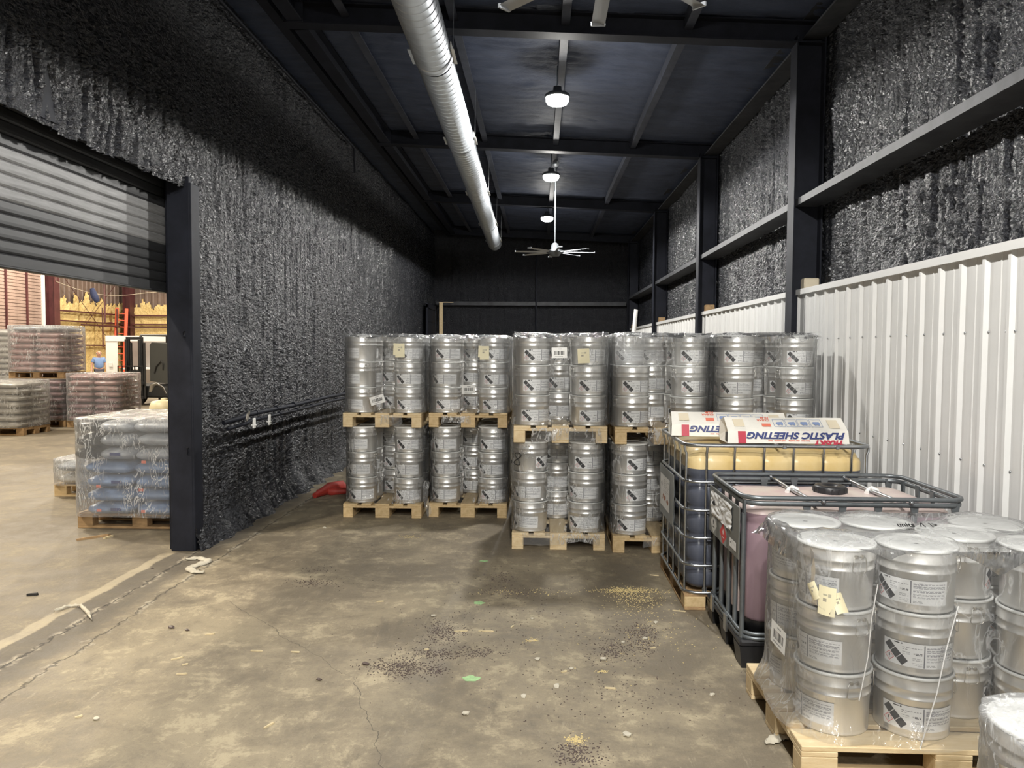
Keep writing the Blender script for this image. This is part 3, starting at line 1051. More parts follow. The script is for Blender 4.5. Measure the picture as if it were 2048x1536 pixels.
# debris at the foot of the left wall
rc = MB()
rc.tube([(-0.14, -0.2, 0.03), (-0.05, 0.1, 0.06), (0.06, 0.25, 0.05), (0.15, 0.2, 0.02)], [0.03, 0.07, 0.08, 0.02], 10)
rc.tube([(-0.2, 0.12, 0.02), (0.0, 0.0, 0.04), (0.2, 0.12, 0.03)], [0.02, 0.05, 0.03], 8)
tag(obj('crumpled_cloth', rc, M['redcloth'], None, (-2.42, 8.65, 0.0)), 'crumpled red cloth on the floor in the dark wall corner', 'cloth')
tag(obj('board_offcut', MB().bbox((-0.12, -0.01, 0), (0.12, 0.01, 0.09), 0.002), M['board'], None, (-2.30, 8.98, 0.0), (0.25, 0, 0.1)), 'small tan board offcut behind the red cloth', 'board')

# ------------------------------------------------------------------ printed meshes (labels): one small face per printed dot
def print_mesh(name, img, fn):
    """img (h, w, 3) linear colour, row 0 at the bottom; fn(u, v in 0..1) -> xyz"""
    h, wd = img.shape[:2]
    U, V = np.meshgrid(np.linspace(0, 1, wd + 1), np.linspace(0, 1, h + 1), indexing='ij')
    me = mesh_np(name, fn(U, V), grid_quads(wd + 1, h + 1), smooth=True)
    c = np.ones((wd, h, 4), np.float32)
    c[..., :3] = np.transpose(img, (1, 0, 2))
    at = me.color_attributes.new('print', 'FLOAT_COLOR', 'CORNER')
    at.data.foreach_set('color', np.repeat(c.reshape(-1, 4), 4, axis=0).ravel())
    me.materials.append(M['print'])
    return me


WHT, INK, RED, GRY = (0.84, 0.84, 0.83), (0.022, 0.023, 0.026), (0.62, 0.09, 0.09), (0.30, 0.30, 0.31)


class Raster:
    def __init__(s, wd, h, sx, sy, bg=WHT):
        s.w, s.h, s.sx, s.sy = wd, h, sx, sy
        s.a = np.empty((h, wd, 3), float)
        s.a[:] = bg
        s.X, s.Y = np.meshgrid((np.arange(wd) + 0.5) / wd * sx, (np.arange(h) + 0.5) / h * sy)

    def rect(s, x0, y0, x1, y1, c):
        s.a[(s.X >= x0) & (s.X < x1) & (s.Y >= y0) & (s.Y < y1)] = c

    def dia(s, cx, cy, r, c, inner=None, ci=None, k=1.0):
        d = np.abs(s.X - cx) / k + np.abs(s.Y - cy)
        s.a[d < r] = c
        if inner:
            s.a[d < inner] = ci

    def lines(s, x0, x1, ys, c, rs, hh, dens=0.75, short=0.3):
        for y in ys:
            x = x0
            end = x1 - (rs.rand() < short) * rs.rand() * 0.6 * (x1 - x0)
            while x < end:
                wl = (0.006 + 0.012 * rs.rand())
                if rs.rand() < dens:
                    s.rect(x, y, min(x + wl, end), y + hh, c)
                x += wl + 0.0035


LW, LH = 0.300, 0.100


def label_img(wd, h, seed):
    rs = np.random.RandomState(seed)
    g = Raster(wd, h, LW, LH)
    # strip of three blacked-out diamonds, white hairlines between them
    cx, cy = 0.0515, 0.0487
    for k in (-1, 0, 1):
        g.dia(cx + k * 0.0250, cy - k * 0.0243, 0.0222, INK)
    # fill to a straight strip with square ends
    p = (g.X - cx) * 0.7071 - (g.Y - cy) * 0.7071
    q = (g.X - cx) * 0.7071 + (g.Y - cy) * 0.7071
    g.a[(np.abs(p) < 0.0515) & (np.abs(q) < 0.0152)] = INK
    for pp in (-0.0172, 0.0172):
        g.a[(np.abs(p - pp) < 0.0011) & (np.abs(q) < 0.0152)] = WHT
    g.dia(0.0245, 0.0268, 0.0212, RED, 0.0182, (0.76, 0.72, 0.71))
    g.rect(0.0228, 0.0245, 0.0262, 0.0375, INK)
    g.rect(0.0230, 0.0175, 0.0260, 0.0210, INK)
    g.rect(0.046, 0.090, 0.066, 0.096, INK)
    g.rect(0.071, 0.090, 0.078, 0.096, INK)
    g.lines(0.078, 0.150, [0.0775], GRY, rs, 0.0035, 0.95, 0)
    g.lines(0.078, 0.100, [0.0710], GRY, rs, 0.0030, 0.95, 0)
    g.lines(0.078, 0.108, [0.060, 0.0555, 0.051], (0.42, 0.42, 0.43), rs, 0.0026, 0.9, 0)
    g.rect(0.118, 0.055, 0.124, 0.061, (0.5, 0.5, 0.5))
    g.lines(0.127, 0.150, [0.0585, 0.053], INK, rs, 0.0028, 0.95, 0)
    g.lines(0.116, 0.150, [0.038, 0.034, 0.030], (0.45, 0.45, 0.46), rs, 0.0024, 0.9, 0.3)
    g.lines(0.116, 0.152, [0.018, 0.0142, 0.0104, 0.0066], (0.45, 0.45, 0.46), rs, 0.0022, 0.9, 0.3)
    g.rect(0.1560, 0.003, 0.1615, 0.097, (0.17, 0.17, 0.19))
    for y0, n in ((0.0885, 3), (0.0755, 3), (0.0590, 3), (0.0430, 2), (0.0315, 2)):
        g.lines(0.167, 0.290, [y0 - 0.0038 * i for i in range(n)], (0.36, 0.36, 0.38), rs, 0.0027, 0.97, 0.35)
    g.lines(0.167, 0.205, [0.0125, 0.0085], (0.4, 0.4, 0.4), rs, 0.0026, 0.95, 0)
    return g.a


# drum geometry
DH = 0.26
PROF = [(0.118, 0.006), (0.140, 0.004), (0.1435, 0.0), (0.1445, 0.006), (0.1425, 0.012), (0.1430, 0.018), (0.1485, 0.158), (0.1520, 0.161), (0.1520, 0.166), (0.1495, 0.169),
        (0.1495, 0.196), (0.1530, 0.199), (0.1530, 0.205), (0.1508, 0.209), (0.1515, 0.246)]
RIM = [(0.1515, 0.245), (0.1560, 0.2455), (0.1575, 0.2515), (0.1560, 0.2585), (0.1520, 0.2600), (0.1490, 0.2575), (0.1470, 0.2490), (0.1360, 0.2485), (0.1330, 0.2515), (0.010, 0.2522)]


def drum_r(z):
    return 0.1430 + (0.1485 - 0.1430) * (z - 0.018) / 0.14


body_me = MB().lathe(PROF, 40).mesh('body')
body_me.materials.append(M['tin'])
lid_me = MB().lathe(RIM, 40, cap=False).mesh('lid')
lid_me.materials.append(M['lid'])
hb = MB()
for s_ in (-1, 1):
    hb.lathe([(0.008, -0.004), (0.008, 0.004)], 8, (s_ * 0.0135, -0.1535, 0.226))
    hb.box((s_ * 0.0135 - 0.006, -0.1590, 0.219), (s_ * 0.0135 + 0.006, -0.1505, 0.2325))
hb.tube([(-0.020, -0.1565, 0.226), (0.020, -0.1565, 0.226), (0.026, -0.158, 0.222), (0.030, -0.1585, 0.195), (0.032, -0.1575, 0.170), (0.022, -0.157, 0.161), (0.0, -0.1565, 0.158),
         (-0.022, -0.157, 0.161), (-0.032, -0.1575, 0.170), (-0.030, -0.1585, 0.195), (-0.026, -0.158, 0.222)], 0.0017, 5, True)
handle_me = hb.mesh('handle')
handle_me.materials.append(M['wire'])


def lab_fn(U, V):
    z = 0.034 + V * LH
    r = drum_r(z) + 0.0008
    a = (U - 0.5) * LW / 0.1458
    return np.stack([r * np.sin(a), -r * np.cos(a), z], -1)


label_near = print_mesh('paper_label', label_img(190, 64, 3), lab_fn)
label_far = print_mesh('paper_label', label_img(96, 36, 4), lab_fn)


def make_drum(label_me, handles):
    t = thing('steel_drum', 'proto', 'drum', group='silver steel drums')
    obj('body', body_me, None, t)
    obj('lid', lid_me, None, t)
    obj('paper_label', label_me, None, t)
    if handles:
        for s_ in (-1, 1):
            h = obj('handle', handle_me, None, t)
            h.rotation_euler = (0, 0, s_ * R(88))
    return t


drum_near, drum_far, drum_plain = make_drum(label_near, True), make_drum(label_far, True), make_drum(label_far, False)
_first = {id(drum_near): True, id(drum_far): True, id(drum_plain): True}


def place_drum(proto, loc, rz, label, group):
    if _first[id(proto)]:
        _first[id(proto)] = False
        proto.location, proto.rotation_euler = loc, (0, 0, rz)
        return tag(proto, label, 'drum', group)
    return dup(proto, loc, (0, 0, rz), label, group)


# ------------------------------------------------------------------ pallets: boards and blocks are parts of their own
def board_mesh(wx, wy, h, name):
    me = MB().bbox((-wx / 2, -wy / 2, 0), (wx / 2, wy / 2, h), 0.003).mesh(name)
    return me


PB = {}
for key, mt in (('pine', 'pine'), ('pale', 'pine_pale'), ('old', 'pine_old')):
    PB[key] = dict(wide=board_mesh(0.145, 1.2, 0.022, 'deck_board'), thin=board_mesh(0.100, 1.2, 0.022, 'deck_board'), cross=board_mesh(0.80, 0.145, 0.022, 'cross_board'),
                   run=board_mesh(0.145, 1.2, 0.022, 'bottom_board'), run2=board_mesh(0.10, 1.2, 0.022, 'bottom_board'),
                   block=board_mesh(0.145, 0.145, 0.078, 'block'), block2=board_mesh(0.10, 0.145, 0.078, 'block'))
    for me in PB[key].values():
        me.materials.append(M[mt])


def make_pallet(kind):
    """800 x 1200 block pallet, long side along y"""
    t = thing('wooden_pallet', 'proto', 'pallet', group='block pallets')
    P = PB[kind]
    for x in (-0.3275, 0, 0.3275):
        obj('bottom_board', P['run2'] if abs(x) > 0.01 else P['run'], None, t, (x + (0.0225 if x > 0.01 else (-0.0225 if x < -0.01 else 0)), 0, 0))
        for y in (-0.5275, 0, 0.5275):
            obj('block', P['block2'] if abs(x) > 0.01 else P['block'], None, t, (x + (0.0225 if x > 0.01 else (-0.0225 if x < -0.01 else 0)), y, 0.022))
    for y in (-0.5275, 0, 0.5275):
        obj('cross_board', P['cross'], None, t, (0, y, 0.100))
    for x, k in ((-0.3275, 'wide'), (-0.1635, 'thin'), (0, 'wide'), (0.1635, 'thin'), (0.3275, 'wide')):
        obj('deck_board', P[k], None, t, (x, 0, 0.122))
    return t


pal_protos = {k: make_pallet(k) for k in ('pine', 'pale', 'old')}
_pfirst = {k: True for k in pal_protos}


def place_pallet(kind, loc, rz, label, group):
    p = pal_protos[kind]
    if _pfirst[kind]:
        _pfirst[kind] = False
        p.location, p.rotation_euler = loc, (0, 0, rz)
        return tag(p, label, 'pallet', group)
    return dup(p, loc, (0, 0, rz), label, group)


# ------------------------------------------------------------------ clear wrap around a load
def hull(pts):
    pts = sorted(set(pts))

    def half(ps):
        h = []
        for p in ps:
            while len(h) > 1 and (h[-1][0] - h[-2][0]) * (p[1] - h[-2][1]) - (h[-1][1] - h[-2][1]) * (p[0] - h[-2][0]) <= 0:
                h.pop()
            h.append(p)
        return h
    a, b_ = half(pts), half(pts[::-1])
    return a[:-1] + b_[:-1]


def wrap_mesh(name, cols, z0, z1, seed, rad=0.1625, wob=0.006, tuck=0.0, pull=0.045, sag=0.02, n=132, nz=30, spread=0.0, cap=True):
    """hood of film drawn over the circles in cols [(x, y)], open below; z0 is the deck, z1 the top of the load"""
    pts = []
    for (x, y) in cols:
        for k in range(28):
            a = 2 * PI * k / 28
            pts.append((round(x + rad * math.cos(a), 5), round(y + rad * math.sin(a), 5)))
    H = np.array(hull(pts))
    seg = np.roll(H, -1, 0) - H
    ln = np.hypot(seg[:, 0], seg[:, 1])
    cum = np.concatenate([[0], np.cumsum(ln)])
    s_ = np.linspace(0, cum[-1], n, endpoint=False)
    ix = np.clip(np.searchsorted(cum, s_, side='right') - 1, 0, len(H) - 1)
    f = ((s_ - cum[ix]) / ln[ix])[:, None]
    Pm = H[ix] + f * seg[ix]
    tg = np.roll(Pm, -1, 0) - np.roll(Pm, 1, 0)
    tg /= np.hypot(tg[:, 0], tg[:, 1])[:, None]
    nr = np.stack([tg[:, 1], -tg[:, 0]], -1)
    C = np.array(cols)
    dist = np.min(np.hypot(Pm[:, None, 0] - C[None, :, 0], Pm[:, None, 1] - C[None, :, 1]), 1) - rad
    ctr = C.mean(0)
    rows = []
    lo = -tuck
    zs = np.concatenate([np.linspace(z0 + lo, z0, 5)[:-1], np.linspace(z0, z1, nz)]) if tuck > 0 else np.linspace(z0, z1, nz)
    for z in zs:
        t = (z - z0) / (z1 - z0)
        off = wob * (1 + 1.6 * pn(s_ * 9, np.full(n, z * 5.0), seed)) + 0.5 * wob * pn(s_ * 34, np.full(n, z * 4.0), seed + 1)
        off += wob * 1.2 * np.abs(pn(s_ * 15 + z * 9, np.full(n, z * 2.0), seed + 2))
        off = np.maximum(off, 0.001)
        off -= np.minimum(dist * 0.5, pull) * (0.35 + 0.65 * (1 - abs(2 * np.clip(t, 0, 1) - 1)))
        if t < 0.12:
            off += (spread + 0.006) * (0.12 - t) / 0.12 * (1 + 0.6 * pn(s_ * 6, s_ * 0, seed + 4))
        zz = np.full(n, z)
        if t < 0:
            zz = zz + 0.05 * pn(s_ * 5, s_ * 0, seed + 6) * (-t * (z1 - z0) / tuck)
        if t > 0.9:
            off = off + 0.003
        p = Pm + nr * off[:, None]
        rows.append(np.stack([p[:, 0], p[:, 1], zz], -1))
    top = rows[-1]
    for k in () if not cap else (0.985, 0.94, 0.85, 0.72, 0.55, 0.36, 0.16, 0.02):
        xy = ctr + (top[:, :2] - ctr) * k
        d2 = np.min(np.hypot(xy[:, None, 0] - C[None, :, 0], xy[:, None, 1] - C[None, :, 1]), 1) - 0.15
        zz = z1 + 0.012 - np.clip(d2, 0, 0.2) * 0.5 * (sag / 0.02) + 0.010 * np.abs(pn(xy[:, 0] * 8, xy[:, 1] * 8, seed + 8)) + 0.004 * pn(xy[:, 0] * 22, xy[:, 1] * 22, seed + 9)
        rows.append(np.stack([xy[:, 0], xy[:, 1], zz], -1))
    A = np.stack(rows, 1)                # n, rows, 3
    return mesh_np(name, A.reshape(-1, 3), grid_quads(n, A.shape[1], wrap=True))


def sticker(parent, name, img, wd, h, loc, rz=0.0, tilt=0.0, curl=0.0):
    """paper printed on a slightly curled sheet, facing -y before rz"""
    def fn(U, V):
        x, z = (U - 0.5) * wd, (V - 0.5) * h
        y = curl * ((U - 0.5) ** 2) * 4 * wd - curl * 0.5 * V * h
        return np.stack([x * math.cos(tilt) - z * math.sin(tilt), y, x * math.sin(tilt) + z * math.cos(tilt)], -1)
    me = print_mesh(name, img, fn)
    return obj(name, me, None, parent, loc, (0, 0, rz))


def barcode_img(seed, big=False):
    rs = np.random.RandomState(seed)
    g = Raster(60, 34, 0.15, 0.095, (0.78, 0.78, 0.76))
    x = 0.022
    while x < 0.128:
        wb = rs.choice([0.0026, 0.0052, 0.0078])
        g.rect(x, 0.028, x + wb, 0.064, INK)
        x += wb + rs.choice([0.0026, 0.0052])
    g.rect(0.03, 0.012, 0.11, 0.018, GRY)
    g.rect(0.06, 0.078, 0.10, 0.083, GRY)
    return g.a


def note_img():
    g = Raster(24, 34, 0.1, 0.14, (0.78, 0.72, 0.50))
    g.rect(0.03, 0.065, 0.05, 0.083, (0.35, 0.32, 0.25))
    g.rect(0.03, 0.095, 0.055, 0.105, (0.42, 0.40, 0.30))
    g.rect(0.06, 0.092, 0.075, 0.108, (0.45, 0.42, 0.32))
    return g.a

# ------------------------------------------------------------------ the drum loads
COLS = [((-0.243, -0.42), 'front left'), ((0.243, -0.42), 'front right'), ((-0.243, -0.10), 'second row left'), ((0.243, -0.10), 'second row right'), ((0.0, 0.11), 'single middle'),
        ((-0.243, 0.32), 'rear left'), ((0.243, 0.32), 'rear right')]
TIERS = ['bottom', 'middle', 'top']
# drums and bags buried where nothing of them can be seen are left out (load:column:tier)
SKIP = set('''B0:0:0 B0:0:1 B0:5:0 B0:5:1 B0:6:1 B0:6:2 B1:0:0 B1:0:1 B1:5:0 B1:5:1 B1:6:0 B1:6:1 B1:6:2 B3:1:0 B3:1:1 B3:1:2 B3:5:0 B3:5:1 B3:5:2 B3:6:0 B3:6:1 B4:0:0 B4:0:1 B4:0:2 B4:1:0
B4:1:1 B4:1:2 B4:5:0 B4:5:1 B4:5:2 B4:6:0 B4:6:1 B4:6:2 C0:0:0 C0:0:1 C0:4:0 C0:4:1 C0:5:0 C0:5:1 C0:6:0 C0:6:1 C1:0:0 C1:0:1 C1:4:0 C1:4:1 C1:5:0 C1:5:1 C1:6:0 C1:6:1 C2:4:0
C2:4:1 C3:1:0 C3:1:1 C3:4:0 C3:4:1 C3:5:0 C3:5:1 C3:6:0 C3:6:1 C4:1:0 C4:1:1 C4:4:0 C4:4:1 C4:5:0 C4:5:1 C4:6:0 C4:6:1 L1:5:0 L1:5:1 L3:6:1 N1:0:0 N1:1:0 N1:2:0 N1:3:0 U1:5:0
U1:5:1 U3:6:0 U3:6:1 bag:blue:0:-1:1 bag:blue:0:1:1 bag:blue:1:-1:1 bag:blue:1:1:1 bag:blue:2:-1:1 bag:blue:2:1:1 bag:blue:3:1:1 bag:blue:4:-1:1 bag:blue:4:1:1 bag:blue:5:-1:1
bag:blue:5:1:1 bag:bw:0:-1:1 bag:bw:0:1:-1 bag:bw:0:1:1 bag:bw:10:1:1 bag:bw:12:1:1 bag:bw:13:1:1 bag:bw:1:-1:1 bag:bw:1:1:-1 bag:bw:1:1:1 bag:bw:2:-1:1 bag:bw:2:1:-1 bag:bw:2:1:1
bag:bw:3:-1:1 bag:bw:3:1:-1 bag:bw:3:1:1 bag:bw:4:1:-1 bag:bw:4:1:1 bag:bw:9:1:1 bag:pl:0:-1:-1 bag:pl:2:-1:-1 bag:pl:2:-1:1 bag:pl:3:-1:1 bag:pl:4:-1:-1 bag:sm:0:1:1 bag:sm:1:1:1'''.split())
rnd = random.Random(5)


def drum_load(key, where, cx, cy, z, rz, kind, film, angs=None, missing=(), layers=3, proto=None, seed=1, cols=None, wrap=True, jitter=0.35, **kw):
    """pallet + tiers of drums + film, each a thing of its own"""
    if key + ':pallet' not in SKIP:
        place_pallet(kind, (cx, cy, z), rz, 'pale wooden pallet under the ' + where, 'block pallets')
    c, s = math.cos(rz), math.sin(rz)
    zd = z + 0.144
    used = []
    for i, ((lx, ly), cn) in enumerate(COLS):
        if cols is not None and i not in cols:
            continue
        used.append((lx, ly))
        for k in range(layers):
            tagk = '%s:%d:%d' % (key, i, k)
            if (i, k) in missing or tagk in SKIP:
                continue
            a = angs.get((i, k), angs.get(i, None)) if angs else None
            if a is None:
                a = rnd.uniform(-jitter, jitter)
            jx, jy = rnd.uniform(-0.002, 0.002), rnd.uniform(-0.002, 0.002)
            pr = proto or (drum_far if i in (0, 1) else drum_plain)
            o = place_drum(pr, (cx + c * lx - s * ly + jx, cy + s * lx + c * ly + jy, zd + k * DH), a,
                           'silver drum, %s tier, %s column, %s' % (TIERS[k], cn, where), 'drums of the ' + where)
    f = None
    if wrap:
        f = obj('plastic_wrap', wrap_mesh('plastic_wrap', used, zd + 0.003, zd + layers * DH + (0.004 if kw.get('cap', True) else -0.006), seed, **kw), M[film], None, (cx, cy, 0), (0, 0, rz))
        tag(f, 'clear plastic wrap drawn over the ' + where, 'wrap', 'clear wraps of the drum loads')
    return f


STACK = ['first stack from left', 'second stack from left', 'third stack from left', 'fourth stack, by amber tank', 'fifth stack, by white wall']
POS = [(-1.580, 8.10), (-0.715, 8.17), (0.178, 6.985), (1.038, 6.92), (1.900, 6.80)]
BACK = [(-1.55, 9.42), (-0.66, 9.45), (0.17, 8.30), (1.04, 8.22), (1.91, 8.08)]
# label bearings, lower and upper loads, front columns (radians; minus = turned to the left)
A_LO = [{(0, 2): -.45, (0, 1): -.25, (0, 0): .10, (1, 2): .25, (1, 1): -.15, (1, 0): .15}, {(0, 2): -.1, (0, 1): -.1, (0, 0): -.1, (1, 2): .05, (1, 1): -.1, (1, 0): .2},
        {(0, 2): 1.35, (0, 1): -.35, (0, 0): -.55, (1, 2): .25, (1, 1): -.25, (1, 0): -.2}, {(0, 2): .75, (0, 1): .7, (0, 0): .15, (1, 2): 0, (1, 1): 0, (1, 0): 0}, {}]
A_HI = [{(0, 2): -1.0, (0, 1): -.95, (0, 0): -.75, (1, 2): .4, (1, 1): .2, (1, 0): .25}, {(0, 2): .3, (0, 1): -.15, (0, 0): .35, (1, 2): .45, (1, 1): .4, (1, 0): .3},
        {(0, 2): .5, (0, 1): .45, (0, 0): .35, (1, 2): .3, (1, 1): .4, (1, 0): .45}, {(0, 2): .2, (0, 1): .35, (0, 0): .35, (1, 2): .35, (1, 1): .45, (1, 0): .45},
        {(0, 2): .1, (0, 1): -.2, (0, 0): .15, (1, 2): .3, (1, 1): .25, (1, 0): .35}]
films = {}
for i, (x, y) in enumerate(POS):
    films['L%d' % i] = drum_load('L%d' % i, 'lower load, ' + STACK[i], x, y, 0, 0, 'pine' if i != 2 else 'pale', 'film_low', A_LO[i], seed=3 + i, wob=0.004, sag=0.0, tuck=0.0, cap=False,
                                 cols=None if i < 4 else (0, 1, 4, 5, 6))
    films['U%d' % i] = drum_load('U%d' % i, 'upper load, ' + STACK[i], x + (0.0, 0.0, 0.01, 0.01, 0.0)[i], y + (0, 0, 0, 0.02, 0)[i], 0.144 + 3 * DH, 0, 'pale' if i in (0, 2) else 'pine', 'film', A_HI[i],
                                 missing=((0, 2),) if i == 3 else (), seed=23 + i, wob=0.006, pull=0.02, sag=0.02, tuck=0.0, rad=0.164, spread=0.008)
for i, (x, y) in enumerate(BACK):
    drum_load('B%d' % i, 'lower load behind the ' + STACK[i].split(',')[0], x, y, 0, 0, 'pine', 'film_low', seed=43 + i, cols=(0, 1, 5, 6), wob=0.004, sag=0.0, cap=False)
    drum_load('C%d' % i, 'upper load behind the ' + STACK[i].split(',')[0], x, y, 0.144 + 3 * DH, 0, 'pine', 'film', seed=53 + i, cols=(0, 1, 4, 5, 6), wob=0.010)

# stickers, notes and marker writing on the wraps
ZD1, ZD2 = 0.144, 0.144 + 3 * DH + 0.144
FY = -0.42 - 0.190                     # front of a wrap in the load's own frame


def on_film(key, name, img, wd, h, lx, z, tilt=0.0, curl=0.0, fy=FY, rz=0.0):
    return sticker(films[key], name, img, wd, h, (lx, fy, z), rz, tilt, curl)


on_film('U0', 'barcode_label', barcode_img(1), 0.150, 0.085, -0.045, ZD2 + 0.135, 0.27)
on_film('U0', 'paper_note', note_img(), 0.095, 0.140, 0.185, ZD2 + 0.635, 0.02)
on_film('U0', 'paper_note', note_img(), 0.095, 0.120, 0.165, ZD2 + 0.645, -0.05, fy=FY + 0.006)
on_film('U1', 'barcode_label', barcode_img(2), 0.135, 0.088, 0.005, ZD2 + 0.245, 0.04)
on_film('U1', 'paper_note', note_img(), 0.095, 0.135, 0.165, ZD2 + 0.615, 0.01)
on_film('U1', 'paper_note', note_img(), 0.095, 0.115, 0.150, ZD2 + 0.625, -0.05, fy=FY + 0.006)
on_film('U2', 'barcode_label', barcode_img(3), 0.130, 0.090, -0.015, ZD2 + 0.625, 0.02)
on_film('U2', 'paper_note', note_img(), 0.100, 0.125, 0.190, ZD2 + 0.600, 0.06, 0.03)
on_film('L3', 'barcode_label', barcode_img(4), 0.120, 0.100, 0.300, ZD1 + 0.205, 0.22, fy=FY - 0.02)
wb = MB()
wb.tube([(0.030 * math.sin(2 * t), 0, 0.052 * math.cos(t)) for t in np.linspace(0.15, 2 * PI + 0.1, 34)], 0.004, 6)
wb.tube([(-0.05, 0, -0.05), (-0.055, 0, -0.02)], 0.004, 6)
wb.tube([(-0.05, 0, 0.028), (-0.055, 0, 0.04)], 0.004, 6)
obj('marker_writing', wb, M['ink_black'], films['L2'], (-0.355, FY + 0.035, ZD1 + 0.635), (0, 0.15, -0.5))

# near load, turned a quarter: its long side faces the viewer
NX, NY, NR = 1.66, 3.365, PI / 2
NA = {(0, 2): -0.2, (1, 2): -0.3}
# local column i -> world: X = NX - ly, Y = NY + lx ; front of the load = negative local x
near_ang = {(5, 2): -1.30, (5, 1): -1.18, (5, 0): -1.34, (3, 2): -0.62, (3, 1): -0.24, (3, 0): -0.20, (6, 2): -1.6, (6, 1): -1.3, (6, 0): -2.0, (0, 2): 0.9, (0, 1): 1.2, (0, 0): 1.0, (2, 2): 1.5, (2, 1): 1.7, (2, 0): 1.6}
_old = [c for c in COLS]
COLS = [((-0.200, -0.438), 'front right'), ((0.200, -0.438), 'rear right'), ((0.0, -0.188), 'single middle'), ((-0.192, 0.070), 'front centre'), ((0.200, 0.070), 'rear centre'), ((-0.170, 0.395), 'front left'), ((0.200, 0.395), 'rear left')]
near_film = drum_load('N0', 'near three-tier load by the pink tank', NX, NY, 0, NR, 'pale', 'film_near', near_ang, proto=drum_near, seed=71, wob=0.006, pull=0.03, sag=0.03, tuck=0.0, spread=0.05, jitter=0.6)
COLS = [((-0.16, 0.16), 'front left'), ((0.165, 0.16), 'front right'), ((-0.16, 0.49), 'rear left'), ((0.165, 0.49), 'rear right')]
corner_film = drum_load('N1', 'two-tier corner load nearest the viewer', 1.63, 1.66, 0, 0, 'pine_x' if False else 'pine', 'film_bag', {(2, 1): -0.5, (2, 0): -0.4}, layers=2, proto=drum_near, seed=81, wob=0.009, pull=0.05, sag=0.02, tuck=0.0)
COLS = _old
# loose flaps of film at the near load's far left top corner and the corner load's top edge


def flap(name, parent, pts, nu, seed, mt, amp=0.02):
    """ruffled strip between two polylines"""
    a, b_ = [np.array(p, float) for p in pts]
    t = np.linspace(0, 1, nu)
    def along(p):
        k = np.linspace(0, 1, len(p))
        return np.stack([np.interp(t, k, p[:, j]) for j in range(3)], -1)
    A, B = along(a), along(b_)
    nv = 9
    V = np.linspace(0, 1, nv)
    co = A[:, None] * (1 - V)[None, :, None] + B[:, None] * V[None, :, None]
    co[..., 0] += amp * pn(t[:, None] * 7 + 0 * V, V[None] * 2 + 0 * t[:, None], seed)
    co[..., 1] += amp * pn(t[:, None] * 7 + 0 * V, V[None] * 2 + 0 * t[:, None], seed + 1)
    return obj(name, mesh_np(name, co.reshape(-1, 3), grid_quads(nu, nv)), mt, parent)


def loc_near(x, y, z):                 # world point in the near film's own frame
    return (y - NY, -(x - NX), z)


flap('film_flap', near_film, ([loc_near(1.125, 3.74, 0.86), loc_near(1.10, 3.60, 0.93), loc_near(1.13, 3.42, 0.94), loc_near(1.13, 3.22, 0.93)],
                              [loc_near(1.06, 3.72, 0.82), loc_near(1.05, 3.58, 0.85), loc_near(1.10, 3.42, 0.80), loc_near(1.13, 3.15, 0.80)]), 40, 5, M['film_near'], 0.02)
flap('film_flap', near_film, ([loc_near(1.11, 3.12, 0.93), loc_near(1.16, 3.05, 0.86), loc_near(1.22, 3.0, 0.74), loc_near(1.33, 2.99, 0.60)],
                              [loc_near(1.12, 3.09, 0.70), loc_near(1.15, 3.035, 0.68), loc_near(1.18, 3.0, 0.66), loc_near(1.33, 2.985, 0.585)]), 30, 9, M['film_near'], 0.01)
for (p0, p1) in (((1.345, 2.975, 0.80), (1.285, 2.975, 0.33)), ((1.66, 2.975, 0.72), (1.53, 2.972, 0.15))):
    sb_ = MB()
    q0, q1 = Vector(loc_near(*p0)), Vector(loc_near(*p1))
    sb_.tube([q0, q0.lerp(q1, 0.3) + Vector((-0.003, 0.004, 0)), q0.lerp(q1, 0.62) + Vector((-0.002, -0.006, 0)), q1], 0.0028, 6, flat=(0.0045, 0.0012))
    obj('film_seam', sb_, M['panel'], near_film)
for (x, y, z, wd, h, rz, ti, cu) in ((1.165, 3.02, 0.715, 0.070, 0.120, -0.75, -0.05, 0.08), (1.130, 3.07, 0.740, 0.05, 0.07, -1.2, 0.55, 0.1), (1.205, 2.995, 0.715, 0.045, 0.08, -0.5, 0.4, -0.1)):
    o = sticker(near_film, 'paper_note', note_img(), wd, h, loc_near(x, y, z), rz - NR, ti, cu)
sticker(near_film, 'barcode_label', barcode_img(7), 0.15, 0.105, loc_near(1.098, 3.40, 0.42), -PI / 2 - NR + 0.12, -0.10, 0.0)
# marker writing on the near wrap's top
cu = bpy.data.curves.new('marker_text', 'FONT')
cu.body, cu.size, cu.offset, cu.extrude = 'units  /\\  \\>', 0.040, 0.0006, 0.0006
to = bpy.data.objects.new('marker_text', cu)
COL.objects.link(to)
bpy.context.view_layer.update()
tm = bpy.data.meshes.new_from_object(to.evaluated_get(bpy.context.evaluated_depsgraph_get()))
bpy.data.objects.remove(to)
tm.materials.clear()
o = obj('marker_writing', tm, M['ink_black'], near_film, loc_near(1.60, 3.36, 0.944), (R(25), 0, -NR))
sticker(corner_film, 'barcode_label', barcode_img(8), 0.115, 0.16, (1.29 - 1.63, 1.955 - 1.66, 0.555), -0.75, 0.25, 0.3)

# ------------------------------------------------------------------ intermediate bulk tanks
def rrect(hx, hy, r, k=6):
    pts = []
    for (cx, cy, a0) in ((hx - r, hy - r, 0), (-hx + r, hy - r, PI / 2), (-hx + r, -hy + r, PI), (hx - r, -hy + r, 1.5 * PI)):
        for i in range(k + 1):
            a = a0 + PI / 2 * i / k
            pts.append((cx + r * math.cos(a), cy + r * math.sin(a)))
    return pts


